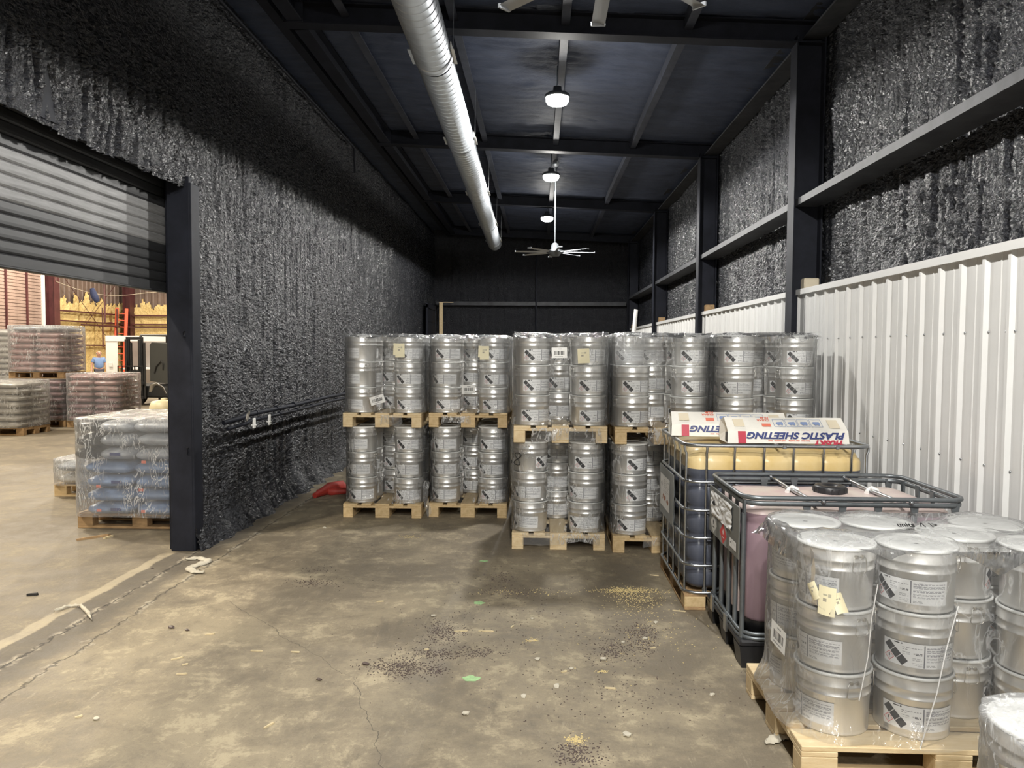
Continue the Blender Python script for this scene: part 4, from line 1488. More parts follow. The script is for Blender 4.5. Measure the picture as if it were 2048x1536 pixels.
def rring(hx, hy, r, n):
    """rounded rectangle resampled to n points, with outward normals and arc position"""
    P = np.array(rrect(hx, hy, r, 10))
    P2 = np.vstack([P, P[:1]])
    d = np.hypot(*np.diff(P2, axis=0).T)
    c = np.concatenate([[0], np.cumsum(d)])
    s = np.linspace(0, c[-1], n, endpoint=False)
    q = np.stack([np.interp(s, c, P2[:, 0]), np.interp(s, c, P2[:, 1])], -1)
    t = np.roll(q, -1, 0) - np.roll(q, 1, 0)
    t /= np.hypot(t[:, 0], t[:, 1])[:, None]
    return q, np.stack([t[:, 1], -t[:, 0]], -1)


def shell(name, hx, hy, r, prof, bars, barw, depth, n=220, cap_top=True, cap_bot=False, zlim=None):
    """blow-moulded bottle: profile [(z, inset)], pressed in behind the cage bars at x or y positions"""
    q, nr = rring(hx, hy, r, n)
    rows = []
    for (z, ins) in prof:
        off = np.full(n, -ins)
        for bx in bars:
            g = np.exp(-((q[:, 0] - bx) / barw) ** 2) * (np.abs(nr[:, 1]) > 0.9)
            off -= depth * g
        p = q + nr * off[:, None]
        rows.append(np.stack([p[:, 0], p[:, 1], np.full(n, z)], -1))
    if cap_top:
        last = rows[-1]
        zc = prof[-1][0]
        for k in (0.9, 0.7, 0.45, 0.2, 0.01):
            rows.append(np.stack([last[:, 0] * k, last[:, 1] * k, np.full(n, zc + 0.012 * (1 - k))], -1))
    if cap_bot:
        f0 = rows[0].copy()
        rows.insert(0, f0 * np.array([0.01, 0.01, 1]))
    A = np.stack(rows, 1)
    return mesh_np(name, A.reshape(-1, 3), grid_quads(n, A.shape[1], wrap=True))


def ring_pts(hx, hy, r, z):
    return [(x, y, z) for x, y in rrect(hx, hy, r, 5)]


# amber tank on a wooden base
T1 = thing('bulk_tank', 'caged tank, amber plastic on top and dark liquid below, on wooden pallet', 'tank', (1.572, 5.435, 0), (0, 0, 0), 'caged bulk tanks')
hx, hy = 0.575, 0.475
bars = [-0.464, -0.284, -0.093, 0.098, 0.291, 0.472]
low = [(0.130, 0.05), (0.140, 0.022), (0.165, 0.004)]
for z in (0.30, 0.484, 0.668, 0.856):
    low += [(z - 0.075, 0.0), (z - 0.035, 0.004), (z - 0.018, 0.020), (z + 0.018, 0.020), (z + 0.035, 0.004)]
low += [(0.935, 0.0)]
obj('liquid_filled_bottle', shell('liquid_filled_bottle', hx, hy, 0.11, low, bars, 0.022, 0.014, cap_top=False, cap_bot=True), M['navy'], T1)
obj('bottle_top', shell('bottle_top', hx, hy, 0.11, [(0.935, 0.0), (0.985, 0.0), (1.005, 0.006), (1.020, 0.022), (1.035, 0.028), (1.052, 0.040), (1.066, 0.066), (1.073, 0.11)], bars, 0.022, 0.014), M['amber'], T1)
bt = MB()
bt.lathe([(0.105, 1.06), (0.105, 1.078), (0.09, 1.082)], 24, (0, 0, 0))
obj('screw_cap', bt, M['blackplastic'], T1)
for i, z in enumerate((0.118, 0.300, 0.484, 0.668, 0.856)):
    b = MB()
    b.tube(ring_pts(0.600, 0.500, 0.10, z), 0.010, 8, True)
    obj('cage_ring', b, M['cage'], T1)
b = MB()
b.tube(ring_pts(0.602, 0.502, 0.10, 1.098), 0.013, 8, True)
obj('top_rail', b, M['cage'], T1)
for x in bars:
    for sy in (-1, 1):
        b = MB()
        b.tube([(x, sy * 0.488, 0.115), (x, sy * 0.488, 1.04), (x, sy * 0.498, 1.06), (x, sy * 0.500, 1.09)], 0.0085, 8)
        b.bbox((x - 0.016, sy * 0.488 - 0.004, 0.105), (x + 0.016, sy * 0.488 + 0.004, 0.15), 0.002)
        obj('cage_post', b, M['cage'], T1)
for y in (-0.445, -0.25, -0.03, 0.20, 0.42):
    for sx in (-1, 1):
        b = MB()
        b.tube([(sx * 0.588, y, 0.115), (sx * 0.588, y, 1.04), (sx * 0.598, y, 1.06), (sx * 0.600, y, 1.09)], 0.0085, 8)
        obj('cage_post', b, M['cage'], T1)
pl = obj('label_plate', MB().bbox((-0.622, -0.16, 0.475), (-0.614, 0.42, 0.845), 0.003), M['plate'], T1)


def tank_label(seed, rust):
    rs = np.random.RandomState(seed)
    g = Raster(60, 50, 0.3, 0.25)
    g.lines(0.10, 0.28, [0.215, 0.20, 0.185, 0.17, 0.155, 0.135, 0.12], (0.4, 0.4, 0.4), rs, 0.007, 0.9)
    if rust:
        for k in range(9):
            g.dia(0.02 + 0.28 * rs.rand(), 0.06 + 0.03 * rs.rand(), 0.012 + 0.02 * rs.rand(), (0.36, 0.14, 0.07))
        g.dia(0.05, 0.17, 0.03, (0.5, 0.5, 0.5))
    else:
        g.dia(0.045, 0.13, 0.032, INK, k=0.8)
        g.rect(0.11, 0.02, 0.115, 0.23, GRY)
    return g.a


def side_sticker(parent, img, wd, h, x, y, z, wrinkle=0.0, seed=0):
    """paper on a plate that faces -x"""
    def fn(U, V):
        d = wrinkle * np.abs(pn(U * 4, V * 4, seed)) if wrinkle else 0 * U
        return np.stack([-d, -(U - 0.5) * wd, (V - 0.5) * h], -1)
    return obj('paper_label', print_mesh('paper_label', img, fn), None, parent, (x, y, z))


side_sticker(pl, tank_label(1, True), 0.40, 0.24, -0.6235, 0.17, 0.66)
for x in (-0.525, 0.0, 0.525):
    for y in (-0.43, 0.0, 0.43):
        obj('pallet_block', MB().bbox((x - 0.07, y - 0.065, 0.018), (x + 0.07, y + 0.065, 0.090), 0.004), M['pine_old'] if y > -0.2 or x > -0.3 else M['pine'], T1)
    obj('bottom_board', MB().bbox((x - 0.07, -0.5, 0.0), (x + 0.07, 0.5, 0.018), 0.003), M['pine_old'], T1)
for k in range(7):
    y = -0.44 + 0.1467 * k
    obj('deck_board', MB().bbox((-0.598, y - 0.055, 0.090), (0.598, y + 0.055, 0.108), 0.003), M['pine_old'], T1)
for k in range(3):
    x = -0.44 + 0.44 * k
    b = MB().tube([(x + (0.04 if k == 0 else 0), 0.49, 1.102), (x, 0, 1.09), (x, -0.49, 1.102)], 0.009, 8)
    if k:
        obj('top_bar', b, M['cage'], T1)
for x in (0.03, 0.37):
    b = MB()
    b.bbox((x - 0.012, -0.524, 1.082), (x + 0.012, -0.512, 1.112), 0.003)
    b.lathe([(0.009, 0), (0.007, 0.006)], 8, (x, -0.515, 1.097))
    obj('rail_bolt', b, M['cage'], T1)

# pink tank on a black plastic base
T2 = thing('bulk_tank', 'caged tank of mauve pink liquid with grey frame on black plastic pallet', 'tank', (1.697, 4.425, 0), (0, 0, 0.0), 'caged bulk tanks')
hx, hy = 0.555, 0.360
bars2 = [-0.254, -0.066, 0.122, 0.312, 0.525]
obj('bottle', shell('bottle', hx, hy, 0.10, [(0.243, 0.012), (0.26, 0.002), (0.50, 0.0), (0.74, 0.0), (0.765, 0.010), (0.785, 0.012), (0.80, 0.004), (0.832, 0.006)], bars2, 0.05, 0.012, cap_top=False), M['pink'], T2)
obj('bottle_top', shell('bottle_top', hx, hy, 0.10, [(0.832, 0.006), (0.852, 0.014), (0.868, 0.035), (0.878, 0.075), (0.883, 0.13)], bars2, 0.05, 0.012), M['pink_pale'], T2)
obj('base_pan', shell('base_pan', hx, hy, 0.10, [(0.165, 0.03), (0.175, 0.008), (0.243, 0.010)], [], 0.05, 0.0, cap_top=False, cap_bot=True), M['blackliq'], T2)
b = MB()
b.lathe([(0.088, 0.885), (0.092, 0.89), (0.092, 0.925), (0.082, 0.934), (0.045, 0.934), (0.04, 0.924), (0.018, 0.922)], 28, (0.02, 0.02, 0))
for k in range(14):
    a = 2 * PI * k / 14
    b.box((0.02 + 0.091 * math.cos(a) - 0.004, 0.02 + 0.091 * math.sin(a) - 0.004, 0.893), (0.02 + 0.091 * math.cos(a) + 0.004, 0.02 + 0.091 * math.sin(a) + 0.004, 0.922))
obj('screw_cap', b, M['blackplastic'], T2)
b = MB()
b.tube(ring_pts(0.588, 0.393, 0.095, 0.932), 0.012, 10, True, flat=(0.013, 0.013))
obj('top_rail', b, M['cage_dark'], T2)
b = MB()
b.tube(ring_pts(0.584, 0.389, 0.095, 0.902), 0.011, 10, True, flat=(0.009, 0.014))
obj('top_rail', b, M['cage_dark'], T2)
for z, r_ in ((0.162, 0.013), (0.188, 0.011)):
    b = MB()
    b.tube(ring_pts(0.586, 0.391, 0.095, z), r_, 8, True)
    obj('bottom_ring', b, M['cage_dark'], T2)


def post2(x, y, ax):
    b = MB()
    fl_ = (0.017, 0.010) if ax == 'x' else (0.010, 0.017)
    b.tube([(x, y, 0.155), (x, y, 0.84)], 0.014, 10, flat=None)
    if ax == 'x':
        b.prism([(x - 0.013, 0.83), (x + 0.013, 0.83), (x + 0.018, 0.875), (x + 0.024, 0.915), (x - 0.024, 0.915), (x - 0.018, 0.875)], 1, y - 0.006, y + 0.006)
    else:
        b.prism([(y - 0.013, 0.83), (y + 0.013, 0.83), (y + 0.018, 0.875), (y + 0.022, 0.915), (y - 0.022, 0.915), (y - 0.018, 0.875)], 0, x - 0.006, x + 0.006)
    obj('cage_post', b, M['cage_dark'], T2)


for x in bars2:
    post2(x, -0.382, 'x')
    post2(x, 0.382, 'x')
for y in (-0.345, -0.20, -0.05, 0.12, 0.30):
    post2(-0.577, y, 'y')
for y in (-0.30, -0.05, 0.12, 0.30):
    post2(0.577, y, 'y')
for x in (-0.205, 0.255):
    b = MB()
    b.tube([(x - 0.012, 0.392, 0.918), (x, 0.34, 0.912), (x + 0.0, 0.0, 0.905), (x + 0.0, -0.392, 0.912)], 0.0105, 8)
    b.tube([(x + 0.005, 0.035, 0.905), (x + 0.004, -0.09, 0.905)], 0.013, 8)
    obj('cross_tube', b, M['cage'], T2)
    b = MB()
    b.tube([(x - 0.03, 0.0, 0.893), (x - 0.01, 0.03, 0.905), (x + 0.0, 0.0, 0.922), (x + 0.02, -0.02, 0.912), (x + 0.03, 0.0, 0.894)], 0.014, 8)
    obj('white_strap', b, M['white'], T2)
    b = MB()
    b.lathe([(0.013, -0.004), (0.013, 0.004), (0.006, 0.010)], 6, (0, 0, 0))
    o = obj('rail_bolt', b, M['cage'], T2, (x + 0.03, -0.405, 0.918), (PI / 2, 0, 0))
    b = MB()
    b.lathe([(0.011, -0.004), (0.011, 0.004), (0.006, 0.008)], 6, (0, 0, 0))
    obj('rail_bolt', b, M['cage'], T2, (x - 0.012, 0.378, 0.925), (PI / 2, 0, 0))
pl2 = obj('label_plate', MB().bbox((-0.606, -0.355, 0.582), (-0.598, 0.345, 0.872), 0.003), M['plate'], T2)
side_sticker(pl2, tank_label(2, False), 0.50, 0.148, -0.6085, 0.03, 0.778, 0.016, 4)
for (yy, zz, col1, col2) in ((0.22, 0.650, (0.7, 0.7, 0.68), INK), (-0.02, 0.645, (0.62, 0.05, 0.05), (0.75, 0.72, 0.7))):
    g = Raster(40, 40, 0.1, 0.1, (0.28, 0.29, 0.28))
    g.dia(0.05, 0.05, 0.048, col1)
    g.dia(0.05, 0.058, 0.016, col2, k=0.6)
    g.rect(0.035, 0.03, 0.065, 0.034, col2)
    side_sticker(pl2, g.a, 0.17, 0.125, -0.6075, yy, zz)
side_sticker(pl2, tank_label(5, False), 0.14, 0.05, -0.6075, -0.24, 0.64)
b = MB()
b.prism([(-0.20, 0.25), (-0.08, 0.25), (-0.08, 0.56), (-0.11, 0.60), (-0.17, 0.60), (-0.20, 0.56)], 0, -0.567, -0.552)
obj('level_window', b, M['pink_pale'], T2)
b = MB()
for k in range(9):
    b.box((-0.570, -0.16, 0.29 + 0.03 * k), (-0.566, -0.13 if k % 2 else -0.115, 0.294 + 0.03 * k))
tag(obj('level_scale', b, M['panel'], T2), kind='stuff')
# black plastic pallet of the pink tank
b = MB()
b.bbox((-0.60, -0.40, 0.118), (0.60, 0.40, 0.155), 0.01)
obj('pallet_deck', b, M['blackplastic'], T2)
for x in (-0.52, 0.0, 0.52):
    for y in (-0.33, 0.0, 0.33):
        b = MB()
        hw, hd = (0.08, 0.07)
        top = [(x - hw, y - hd), (x + hw, y - hd), (x + hw, y + hd), (x - hw, y + hd)]
        bot = [(x + (px_ - x) * 0.82, y + (py_ - y) * 0.82) for px_, py_ in top]
        vs = [(p[0], p[1], 0.0) for p in bot] + [(p[0], p[1], 0.12) for p in top]
        b.add(vs, [(0, 3, 2, 1), (4, 5, 6, 7), (0, 1, 5, 4), (1, 2, 6, 5), (2, 3, 7, 6), (3, 0, 4, 7)])
        obj('pallet_foot', b, M['blackplastic'], T2)
for y in (-0.33, 0.33):
    obj('pallet_skid', MB().bbox((-0.56, y - 0.05, 0.0), (0.56, y + 0.05, 0.022), 0.005), M['blackplastic'], T2)
for ya in (-0.13, 0.20):
    obj('cage_clip', MB().bbox((-0.612, ya, 0.10), (-0.597, ya + 0.055, 0.20), 0.003), M['cage'], T2)

# ------------------------------------------------------------------ cartons of sheeting on the amber tank
def text_mesh(name, body, size, mt, bold=0.0, shear=0.0, sx=1.0):
    c = bpy.data.curves.new(name, 'FONT')
    c.body, c.size, c.offset, c.shear, c.extrude = body, size, bold, shear, 0.0004
    c.resolution_u = 3
    o = bpy.data.objects.new(name, c)
    COL.objects.link(o)
    bpy.context.view_layer.update()
    me = bpy.data.meshes.new_from_object(o.evaluated_get(bpy.context.evaluated_depsgraph_get()))
    bpy.data.objects.remove(o)
    me.materials.clear()
    me.materials.append(mt)
    for v in me.vertices:
        v.co.x *= sx
    return me


def carton(label, loc, rz, seed):
    t = thing('sheeting_carton', label, 'carton', loc, (0, 0, rz), 'cartons of plastic sheeting')
    Lc = 0.80
    sec = [(0.0, 0.0), (0.022, 0.082), (0.145, 0.160), (0.235, 0.135), (0.235, 0.03), (0.19, 0.0)]
    b = MB()
    n = len(sec)
    nu = 14
    vs = []
    for i in range(nu + 1):
        x = Lc * i / nu
        pinch = 1.0
        for (y, z) in sec:
            w_ = 0.004 * float(pn(np.array(x * 6 + y * 5), np.array(z * 9), seed))
            vs.append((x + (0.10 * (z - 0.06) if i == 0 else (-0.02 * (z) if i == nu else 0)) * 0.6, y + w_, max(0.0, z + w_)))
    fs = [(i * n + k, i * n + (k + 1) % n, (i + 1) * n + (k + 1) % n, (i + 1) * n + k) for i in range(nu) for k in range(n)]
    b.add(vs, fs)
    # closed right end, left end closed by a folded-in flap
    b.add(vs[-n:], [tuple(range(n))])
    lf = vs[:n]
    c = (0.030, 0.11, 0.075)
    b.add(lf + [c], [(i, (i + 1) % n, n) for i in range(n)])
    obj('body', b, M['carton'], t)
    fl_ = MB()
    fl_.box((-0.006, 0.006, 0.012), (-0.003, 0.03, 0.075))
    fl_.box((-0.004, 0.03, 0.012), (-0.001, 0.06, 0.07))
    obj('end_flap', fl_, M['ink_black'], t)
    # frames of the two printed faces
    e1 = Vector((1, 0, 0))
    f2 = (Vector((0, sec[1][0], sec[1][1])) - Vector((0, 0, 0))).normalized()
    fn_ = e1.cross(f2)
    t2 = (Vector((0, sec[2][0], sec[2][1])) - Vector((0, sec[1][0], sec[1][1]))).normalized()
    tn = e1.cross(t2)

    def face(kind, x, h, flip=True):
        o0, u2, nn = (Vector((0, 0, 0)), f2, fn_) if kind == 'f' else (Vector((0, sec[1][0], sec[1][1])), t2, tn)
        p = o0 + e1 * x + u2 * h + nn * 0.0050
        ax, ay = (-e1, -u2) if flip else (e1, u2)
        Mx = Matrix((ax, ay, nn)).transposed().to_4x4()
        Mx.translation = p
        return Mx

    def put(name, me, mt, Mx):
        o = obj(name, me, mt, t)
        o.matrix_local = Mx
        return o
    put('title_text', text_mesh('title_text', 'PLASTIC SHEETING', 0.058, M['ink_blue'], 0.0024, 0.28, 1.30), None, face('f', 0.775, 0.072))
    put('maker_text', text_mesh('maker_text', 'HUSKY', 0.050, M['ink_red'], 0.0030, 0.28, 1.15), None, face('f', 0.755, 0.020))
    put('red_band', MB().box((0, 0, 0), (0.052, 0.080, 0.0006)), M['ink_red'], face('f', 0.120, 0.080))
    put('small_print', text_mesh('small_print', 'heavy duty   clear sheeting      multi purpose   cover', 0.013, M['ink_orange'], 0.0003, 0, 1), None, face('f', 0.54, 0.022))
    put('red_block', MB().box((0, 0, 0), (0.058, 0.030, 0.0006)), M['ink_orange'], face('t', 0.300, 0.070))
    put('red_text', text_mesh('red_text', 'CLEAR\nFILM', 0.026, M['ink_orange'], 0.0004, 0.1, 1.1), None, face('t', 0.305, 0.118))
    for k in range(4):
        x1 = 0.645 - 0.082 * k
        fr = MB()
        for (a, b_) in (((0, 0), (0.076, 0.002)), ((0, 0.078), (0.076, 0.080)), ((0, 0), (0.002, 0.08)), ((0.074, 0), (0.076, 0.08))):
            fr.box((a[0], a[1], 0), (b_[0], b_[1], 0.0006))
        put('pictogram_frame', fr, M['ink_pale'], face('t', x1, 0.118))
        fg = MB()
        rs = random.Random(seed + k)
        fg.prism([(0.015, 0.02), (0.055, 0.018 + 0.01 * rs.random()), (0.060, 0.04), (0.045, 0.058), (0.03, 0.05), (0.02, 0.06), (0.012, 0.045)], 2, 0.0, 0.0007)
        put('pictogram', fg, M['ink_pale'], face('t', x1, 0.112))
    put('tape_patch', MB().box((0, 0, 0), (0.07, 0.09, 0.0005)), M['tape'], face('t', 0.755, 0.115))
    put('tape_patch', MB().box((0, 0, 0), (0.07, 0.08, 0.0005)), M['tape'], face('t', 0.125, 0.120))
    return t


carton('white sheeting carton showing its whole blue title upside down, in front', (1.262, 5.015, 1.106), R(0.8), 3)
carton('white sheeting carton half hidden behind the other, left on the amber tank', (0.945, 5.325, 1.116), R(-4.0), 11)

# ------------------------------------------------------------------ wood post, white pole
post = thing('wood_post', 'pale wooden post standing in the far left corner with a thin crosspiece', 'post', (-2.70, 20.62, 0))
obj('upright', MB().bbox((-0.05, -0.02, 0), (0.05, 0.02, 2.99), 0.004), M['pine_pale'], post)
obj('crosspiece', MB().bbox((-0.06, -0.03, 2.99), (0.34, 0.01, 3.005), 0.002), M['pine_pale'], post)
b = MB()
b.tube([(0, 0, 0.0), (0.0, -0.01, 0.02), (0.20, 0.04, 2.20), (0.201, 0.04, 2.205)], 0.024, 12)
tag(obj('white_pole', b, M['white'], None, (0.955, 9.00, 0.0)), 'white plastic pole leaning up behind the fourth drum stack', 'pole')

# ------------------------------------------------------------------ bagged goods in the hall
def pillow(seed, lx, ly, lz):
    n, m = 26, 13
    co = []
    for i in range(n):
        a = 2 * PI * i / n
        for j in range(m):
            p = -PI / 2 + PI * j / (m - 1)
            f = lambda v, e: math.copysign(abs(v) ** e, v)
            x = f(math.cos(a), 0.42) * f(math.cos(p), 0.55)
            y = f(math.sin(a), 0.42) * f(math.cos(p), 0.55)
            z = f(math.sin(p), 0.75)
            ed = max(abs(x), abs(y))
            z *= (1 - 0.45 * ed ** 5)
            w_ = 1 + 0.10 * float(pn(np.array(x * 2.2 + seed), np.array(y * 2.2), seed)) + 0.05 * float(pn(np.array(x * 6), np.array(y * 6 + z * 3), seed + 3))
            co.append((x * lx / 2 * (1 + 0.03 * float(pn(np.array(y * 3), np.array(z * 2), seed + 5))), y * ly / 2, z * lz / 2 * w_))
    return mesh_np('bag', co, grid_quads(n, m, wrap=True))


BAGS = {}
for mk, dims in (('bag_pink', (0.555, 0.475, 0.119)), ('bag_dark', (0.555, 0.475, 0.119)), ('bag_blue', (0.455, 0.530, 0.122)), ('bag_grey', (0.455, 0.530, 0.122)), ('bag_black', (0.20, 0.520, 0.124)), ('bag_white', (0.555, 0.475, 0.122))):
    BAGS[mk] = []
    for s_ in range(3):
        me = pillow(s_ * 7 + 1, *dims)
        me.materials.append(M[mk])
        BAGS[mk].append(me)
ORD = ['first', 'second', 'third', 'fourth', 'fifth', 'sixth', 'seventh', 'eighth', 'ninth', 'tenth', 'eleventh', 'twelfth', 'thirteenth', 'fourteenth', 'fifteenth']
rb = random.Random(11)


def bag_pile(where, cx, cy, z, rz, mats_by_layer, dz, kind='old', place=True, grid=((-1, -1), (1, -1), (-1, 1), (1, 1)), sx=0.285, sy=0.25, colour='pink', shrink=0.0, key='', fz=0.0):
    if place:
        place_pallet(kind, (cx, cy, z), rz + PI / 2, 'wooden pallet under the ' + where, 'pallets under bagged goods')
    c, s = math.cos(rz), math.sin(rz)
    for k, mk in enumerate(mats_by_layer):
        for (gx, gy) in grid:
            m_ = mk if isinstance(mk, str) else mk[0 if gx < 0 else 1]
            tg_ = 'bag:%s:%d:%d:%d' % (key, k, gx, gy)
            if tg_ in SKIP:
                continue
            q = 1 - shrink * max(0, k - len(mats_by_layer) + 3)
            lx, ly = gx * sx * q + rb.uniform(-.012, .012), gy * sy * q + rb.uniform(-.012, .012)
            if m_ == 'bag_black':
                lx = -0.445
            o = obj('filled_bag', BAGS[m_][rb.randrange(3)], None, None, (cx + c * lx - s * ly, cy + s * lx + c * ly, z + 0.144 + dz * (k + 0.5)), (rb.uniform(-.03, .03), rb.uniform(-.03, .03), rz + (PI if rb.random() < 0.5 else 0) + rb.uniform(-.04, .04)))
            cw = {'bag_black': 'black', 'bag_grey': 'grey', 'bag_white': 'white'}.get(m_, colour)
            tag(o, '%s bag, %s layer up, %s %s, %s' % (cw, ORD[k], 'front' if gy < 0 else 'rear', 'left' if gx < 0 else 'right', where), 'bag', 'bags of the ' + where)
    n = len(mats_by_layer)
    bl, bw = (0.46, 0.535) if colour == 'blue' else (0.555, 0.475)
    hx, hy = sx + bl / 2 + 0.028, sy + bw / 2 + 0.030
    cols = [(x * (hx - 0.18) - (0.075 if colour == 'blue' and x < 0 else 0), y * (hy - 0.18)) for x in (-1, 1) for y in (-1, 1)]
    f = obj('plastic_wrap', wrap_mesh('plastic_wrap', cols, z + 0.150, z + 0.144 + n * dz + 0.006, 90 + int(abs(cx) * 7) % 50, rad=0.180, wob=0.010, tuck=0.0, pull=0.02, sag=0.0, n=150, nz=40), M['film_bag'], None, (cx, cy, 0), (0, 0, rz))
    return tag(f, 'crinkled clear wrap around the ' + where, 'wrap', 'clear wraps of bag piles')


blue = bag_pile('blue bag load beyond the doorway', -3.765, 7.30, 0, 0, ['bag_blue', 'bag_blue', 'bag_blue', 'bag_blue', ('bag_black', 'bag_grey'), ('bag_black', 'bag_grey'), ('bag_black', 'bag_grey')], 0.128, colour='blue', sx=0.235, sy=0.275, key='blue', shrink=0.03)
for k in (4, 5, 6):
    for gy in (-1, 1):
        o = obj('filled_bag', BAGS['bag_grey'][k % 3], None, None, (-3.765 - 0.165, 7.30 + gy * 0.275, 0.144 + 0.128 * (k + 0.5)))
        o.scale = (0.70, 1.0, 1.0)
        tag(o, 'grey bag, %s layer up, %s middle, beside black bag in blue bag load' % (ORD[k], 'front' if gy < 0 else 'rear'), 'bag', 'bags of the blue bag load beyond the doorway')
for (x, z) in ((-0.30, 0.43), (0.10, 0.40), (-0.30, 0.205), (0.12, 0.20), (0.13, 0.66)):
    obj('print_patch', MB().bbox((x - 0.022, -0.552, z - 0.012), (x + 0.022, -0.549, z + 0.014), 0.001), M['ink_orange'], blue)
for (x, z) in ((-0.14, 0.215), (-0.13, 0.47), (-0.14, 0.73)):
    obj('print_patch', MB().bbox((x - 0.05, -0.552, z - 0.014), (x + 0.05, -0.549, z + 0.014), 0.001), M['ink_blue'], blue)
PK = ['bag_dark'] * 4 + ['bag_pink'] * 4
bag_pile('lower pink pile of stacked pair', -10.72, 16.05, 0, 0, ['bag_dark'] * 7, 0.125, key='pl')
bag_pile('upper pink pile of stacked pair', -10.74, 16.05, 0.144 + 0.125 * 7 + 0.012, 0, ['bag_pink'] * 7 + ['bag_grey'], 0.122, key='pu', shrink=0.04)
bag_pile('single pink pile beside stacked pair', -9.46, 16.00, 0, 0, ['bag_dark'] * 4 + ['bag_pink'] * 4, 0.125, key='ps', shrink=0.05)
bag_pile('grey white pile at doorway edge', -10.52, 14.45, 0, 0, ['bag_white'] * 7, 0.128, colour='white', key='wh', shrink=0.03)
bag_pile('tall white load behind pink piles', -12.85, 17.6, 0.0, 0, ['bag_white'] * 15, 0.130, colour='white', key='bw')
bag_pile('small load behind the blue bags', -4.95, 8.75, 0, 0, ['bag_white', 'bag_grey'], 0.14, colour='white', key='sm', kind='pine')
b = MB()
b.lathe([(0.19, 0.0), (0.215, 0.04), (0.225, 0.4), (0.22, 0.78), (0.19, 0.86), (0.10, 0.88)], 24)
t = thing('plastic_barrel', 'cream plastic barrel peeking above the blue bag load', 'barrel', (-5.95, 11.7, 0))
obj('body', b, M['cream'], t)
b = MB()
b.lathe([(0.226, 0.0), (0.234, 0.01), (0.234, 0.03), (0.226, 0.04)], 24, (0, 0, 0.5), cap=False)
obj('band', b, M['tape'], t)
b = MB()
b.lathe([(0.05, 0.88), (0.05, 0.91), (0.02, 0.915)], 14)
obj('bung', b, M['cream'], t)

# ------------------------------------------------------------------ forklift, white enclosure, ladder, person
fk = thing('forklift', 'dark forklift with raised black mast and grey box body, in the hall', 'forklift', (-11.35, 21.7, 0), (0, 0, R(-12)))
for x in (-0.82, -0.36):
    b = MB()
    b.bbox((x - 0.055, -0.09, 0.05), (x + 0.055, -0.02, 2.02), 0.006)
    b.bbox((x - 0.035, -0.16, 0.10), (x + 0.035, -0.09, 1.95), 0.006)
    obj('mast_rail', b, M['truck_dark'], fk)
    b = MB()
    b.tube([(x + 0.10, -0.05, 0.2), (x + 0.10, -0.05, 1.85)], 0.035, 10)
    obj('lift_cylinder', b, M['rubber'], fk)
for z in (0.35, 1.0, 1.98):
    obj('mast_crossbar', MB().bbox((-0.86, -0.08, z - 0.04), (-0.32, -0.03, z + 0.04), 0.006), M['truck_dark'], fk)
b = MB()
b.bbox((-1.05, -0.24, 0.20), (-0.18, -0.18, 0.28), 0.005)
b.bbox((-1.05, -0.24, 0.62), (-0.18, -0.18, 0.70), 0.005)
obj('fork_carriage', b, M['truck_dark'], fk)
for x in (-1.04, -0.89, -0.74, -0.60, -0.46, -0.32, -0.19):
    obj('load_guard_bar', MB().bbox((x - 0.012, -0.235, 0.66), (x + 0.012, -0.205, 1.16), 0.002), M['truck_dark'], fk)
obj('load_guard_bar', MB().bbox((-1.05, -0.235, 1.14), (-0.18, -0.205, 1.17), 0.002), M['truck_dark'], fk)
for x in (-0.90, -0.34):
    b = MB()
    b.prism([(-1.25, 0.06), (-0.24, 0.05), (-0.24, 0.60), (-0.19, 0.60), (-0.19, 0.02), (-1.25, 0.05)], 0, x - 0.055, x + 0.055)
    obj('fork', b, M['truck_dark'], fk)
b = MB()
b.bbox((-0.86, 0.02, 0.22), (0.55, 1.7, 0.62), 0.05)
obj('chassis', b, M['truck_dark'], fk)
b = MB()
b.prism([(-0.12, 0.72), (0.75, 0.62), (0.78, 1.68), (0.62, 1.82), (-0.05, 1.86), (-0.12, 1.78)], 1, 0.0, 1.25)
obj('box_body', b, M['truck_box'], fk)
b = MB()
b.tube([(0.05, -0.02, 0.95), (0.12, -0.035, 1.15), (0.30, -0.04, 1.32), (0.36, -0.03, 1.25), (0.34, -0.02, 1.05)], 0.018, 8)
obj('hydraulic_hose', b, M['rubber'], fk)
b = MB()
b.bbox((-0.80, 0.4, 2.05), (0.55, 1.6, 2.10), 0.02)
obj('overhead_guard', b, M['truck_dark'], fk)
for (x, y) in ((-0.76, 0.4), (0.50, 0.4), (-0.76, 1.55), (0.50, 1.55)):
    obj('guard_post', MB().bbox((x - 0.03, y - 0.03, 0.6), (x + 0.03, y + 0.03, 2.06), 0.005), M['truck_dark'], fk)
for (x, y, r_) in ((-0.78, 0.32, 0.28), (0.10, 0.32, 0.28), (-0.7, 1.5, 0.24), (0.12, 1.5, 0.24)):
    w_ = thing('x', None, None)
    bpy.data.objects.remove(w_)
    b = MB()
    b.lathe([(r_ * 0.55, -0.10), (r_ * 0.93, -0.10), (r_, -0.06), (r_, 0.06), (r_ * 0.93, 0.10), (r_ * 0.55, 0.10)], 26)
    wo = obj('wheel', b, M['rubber'], fk, (x, y, r_), (0, PI / 2, R(55) if x > 0 and y < 1 else 0))
    hb_ = MB()
    hb_.lathe([(r_ * 0.52, -0.105), (r_ * 0.30, -0.07), (r_ * 0.28, -0.115), (0.02, -0.115)], 18)
    hb_.lathe([(r_ * 0.52, 0.105), (r_ * 0.30, 0.07), (r_ * 0.28, 0.115), (0.02, 0.115)], 18)
    obj('wheel_hub', hb_, M['fan_dark'], wo)
b = MB()
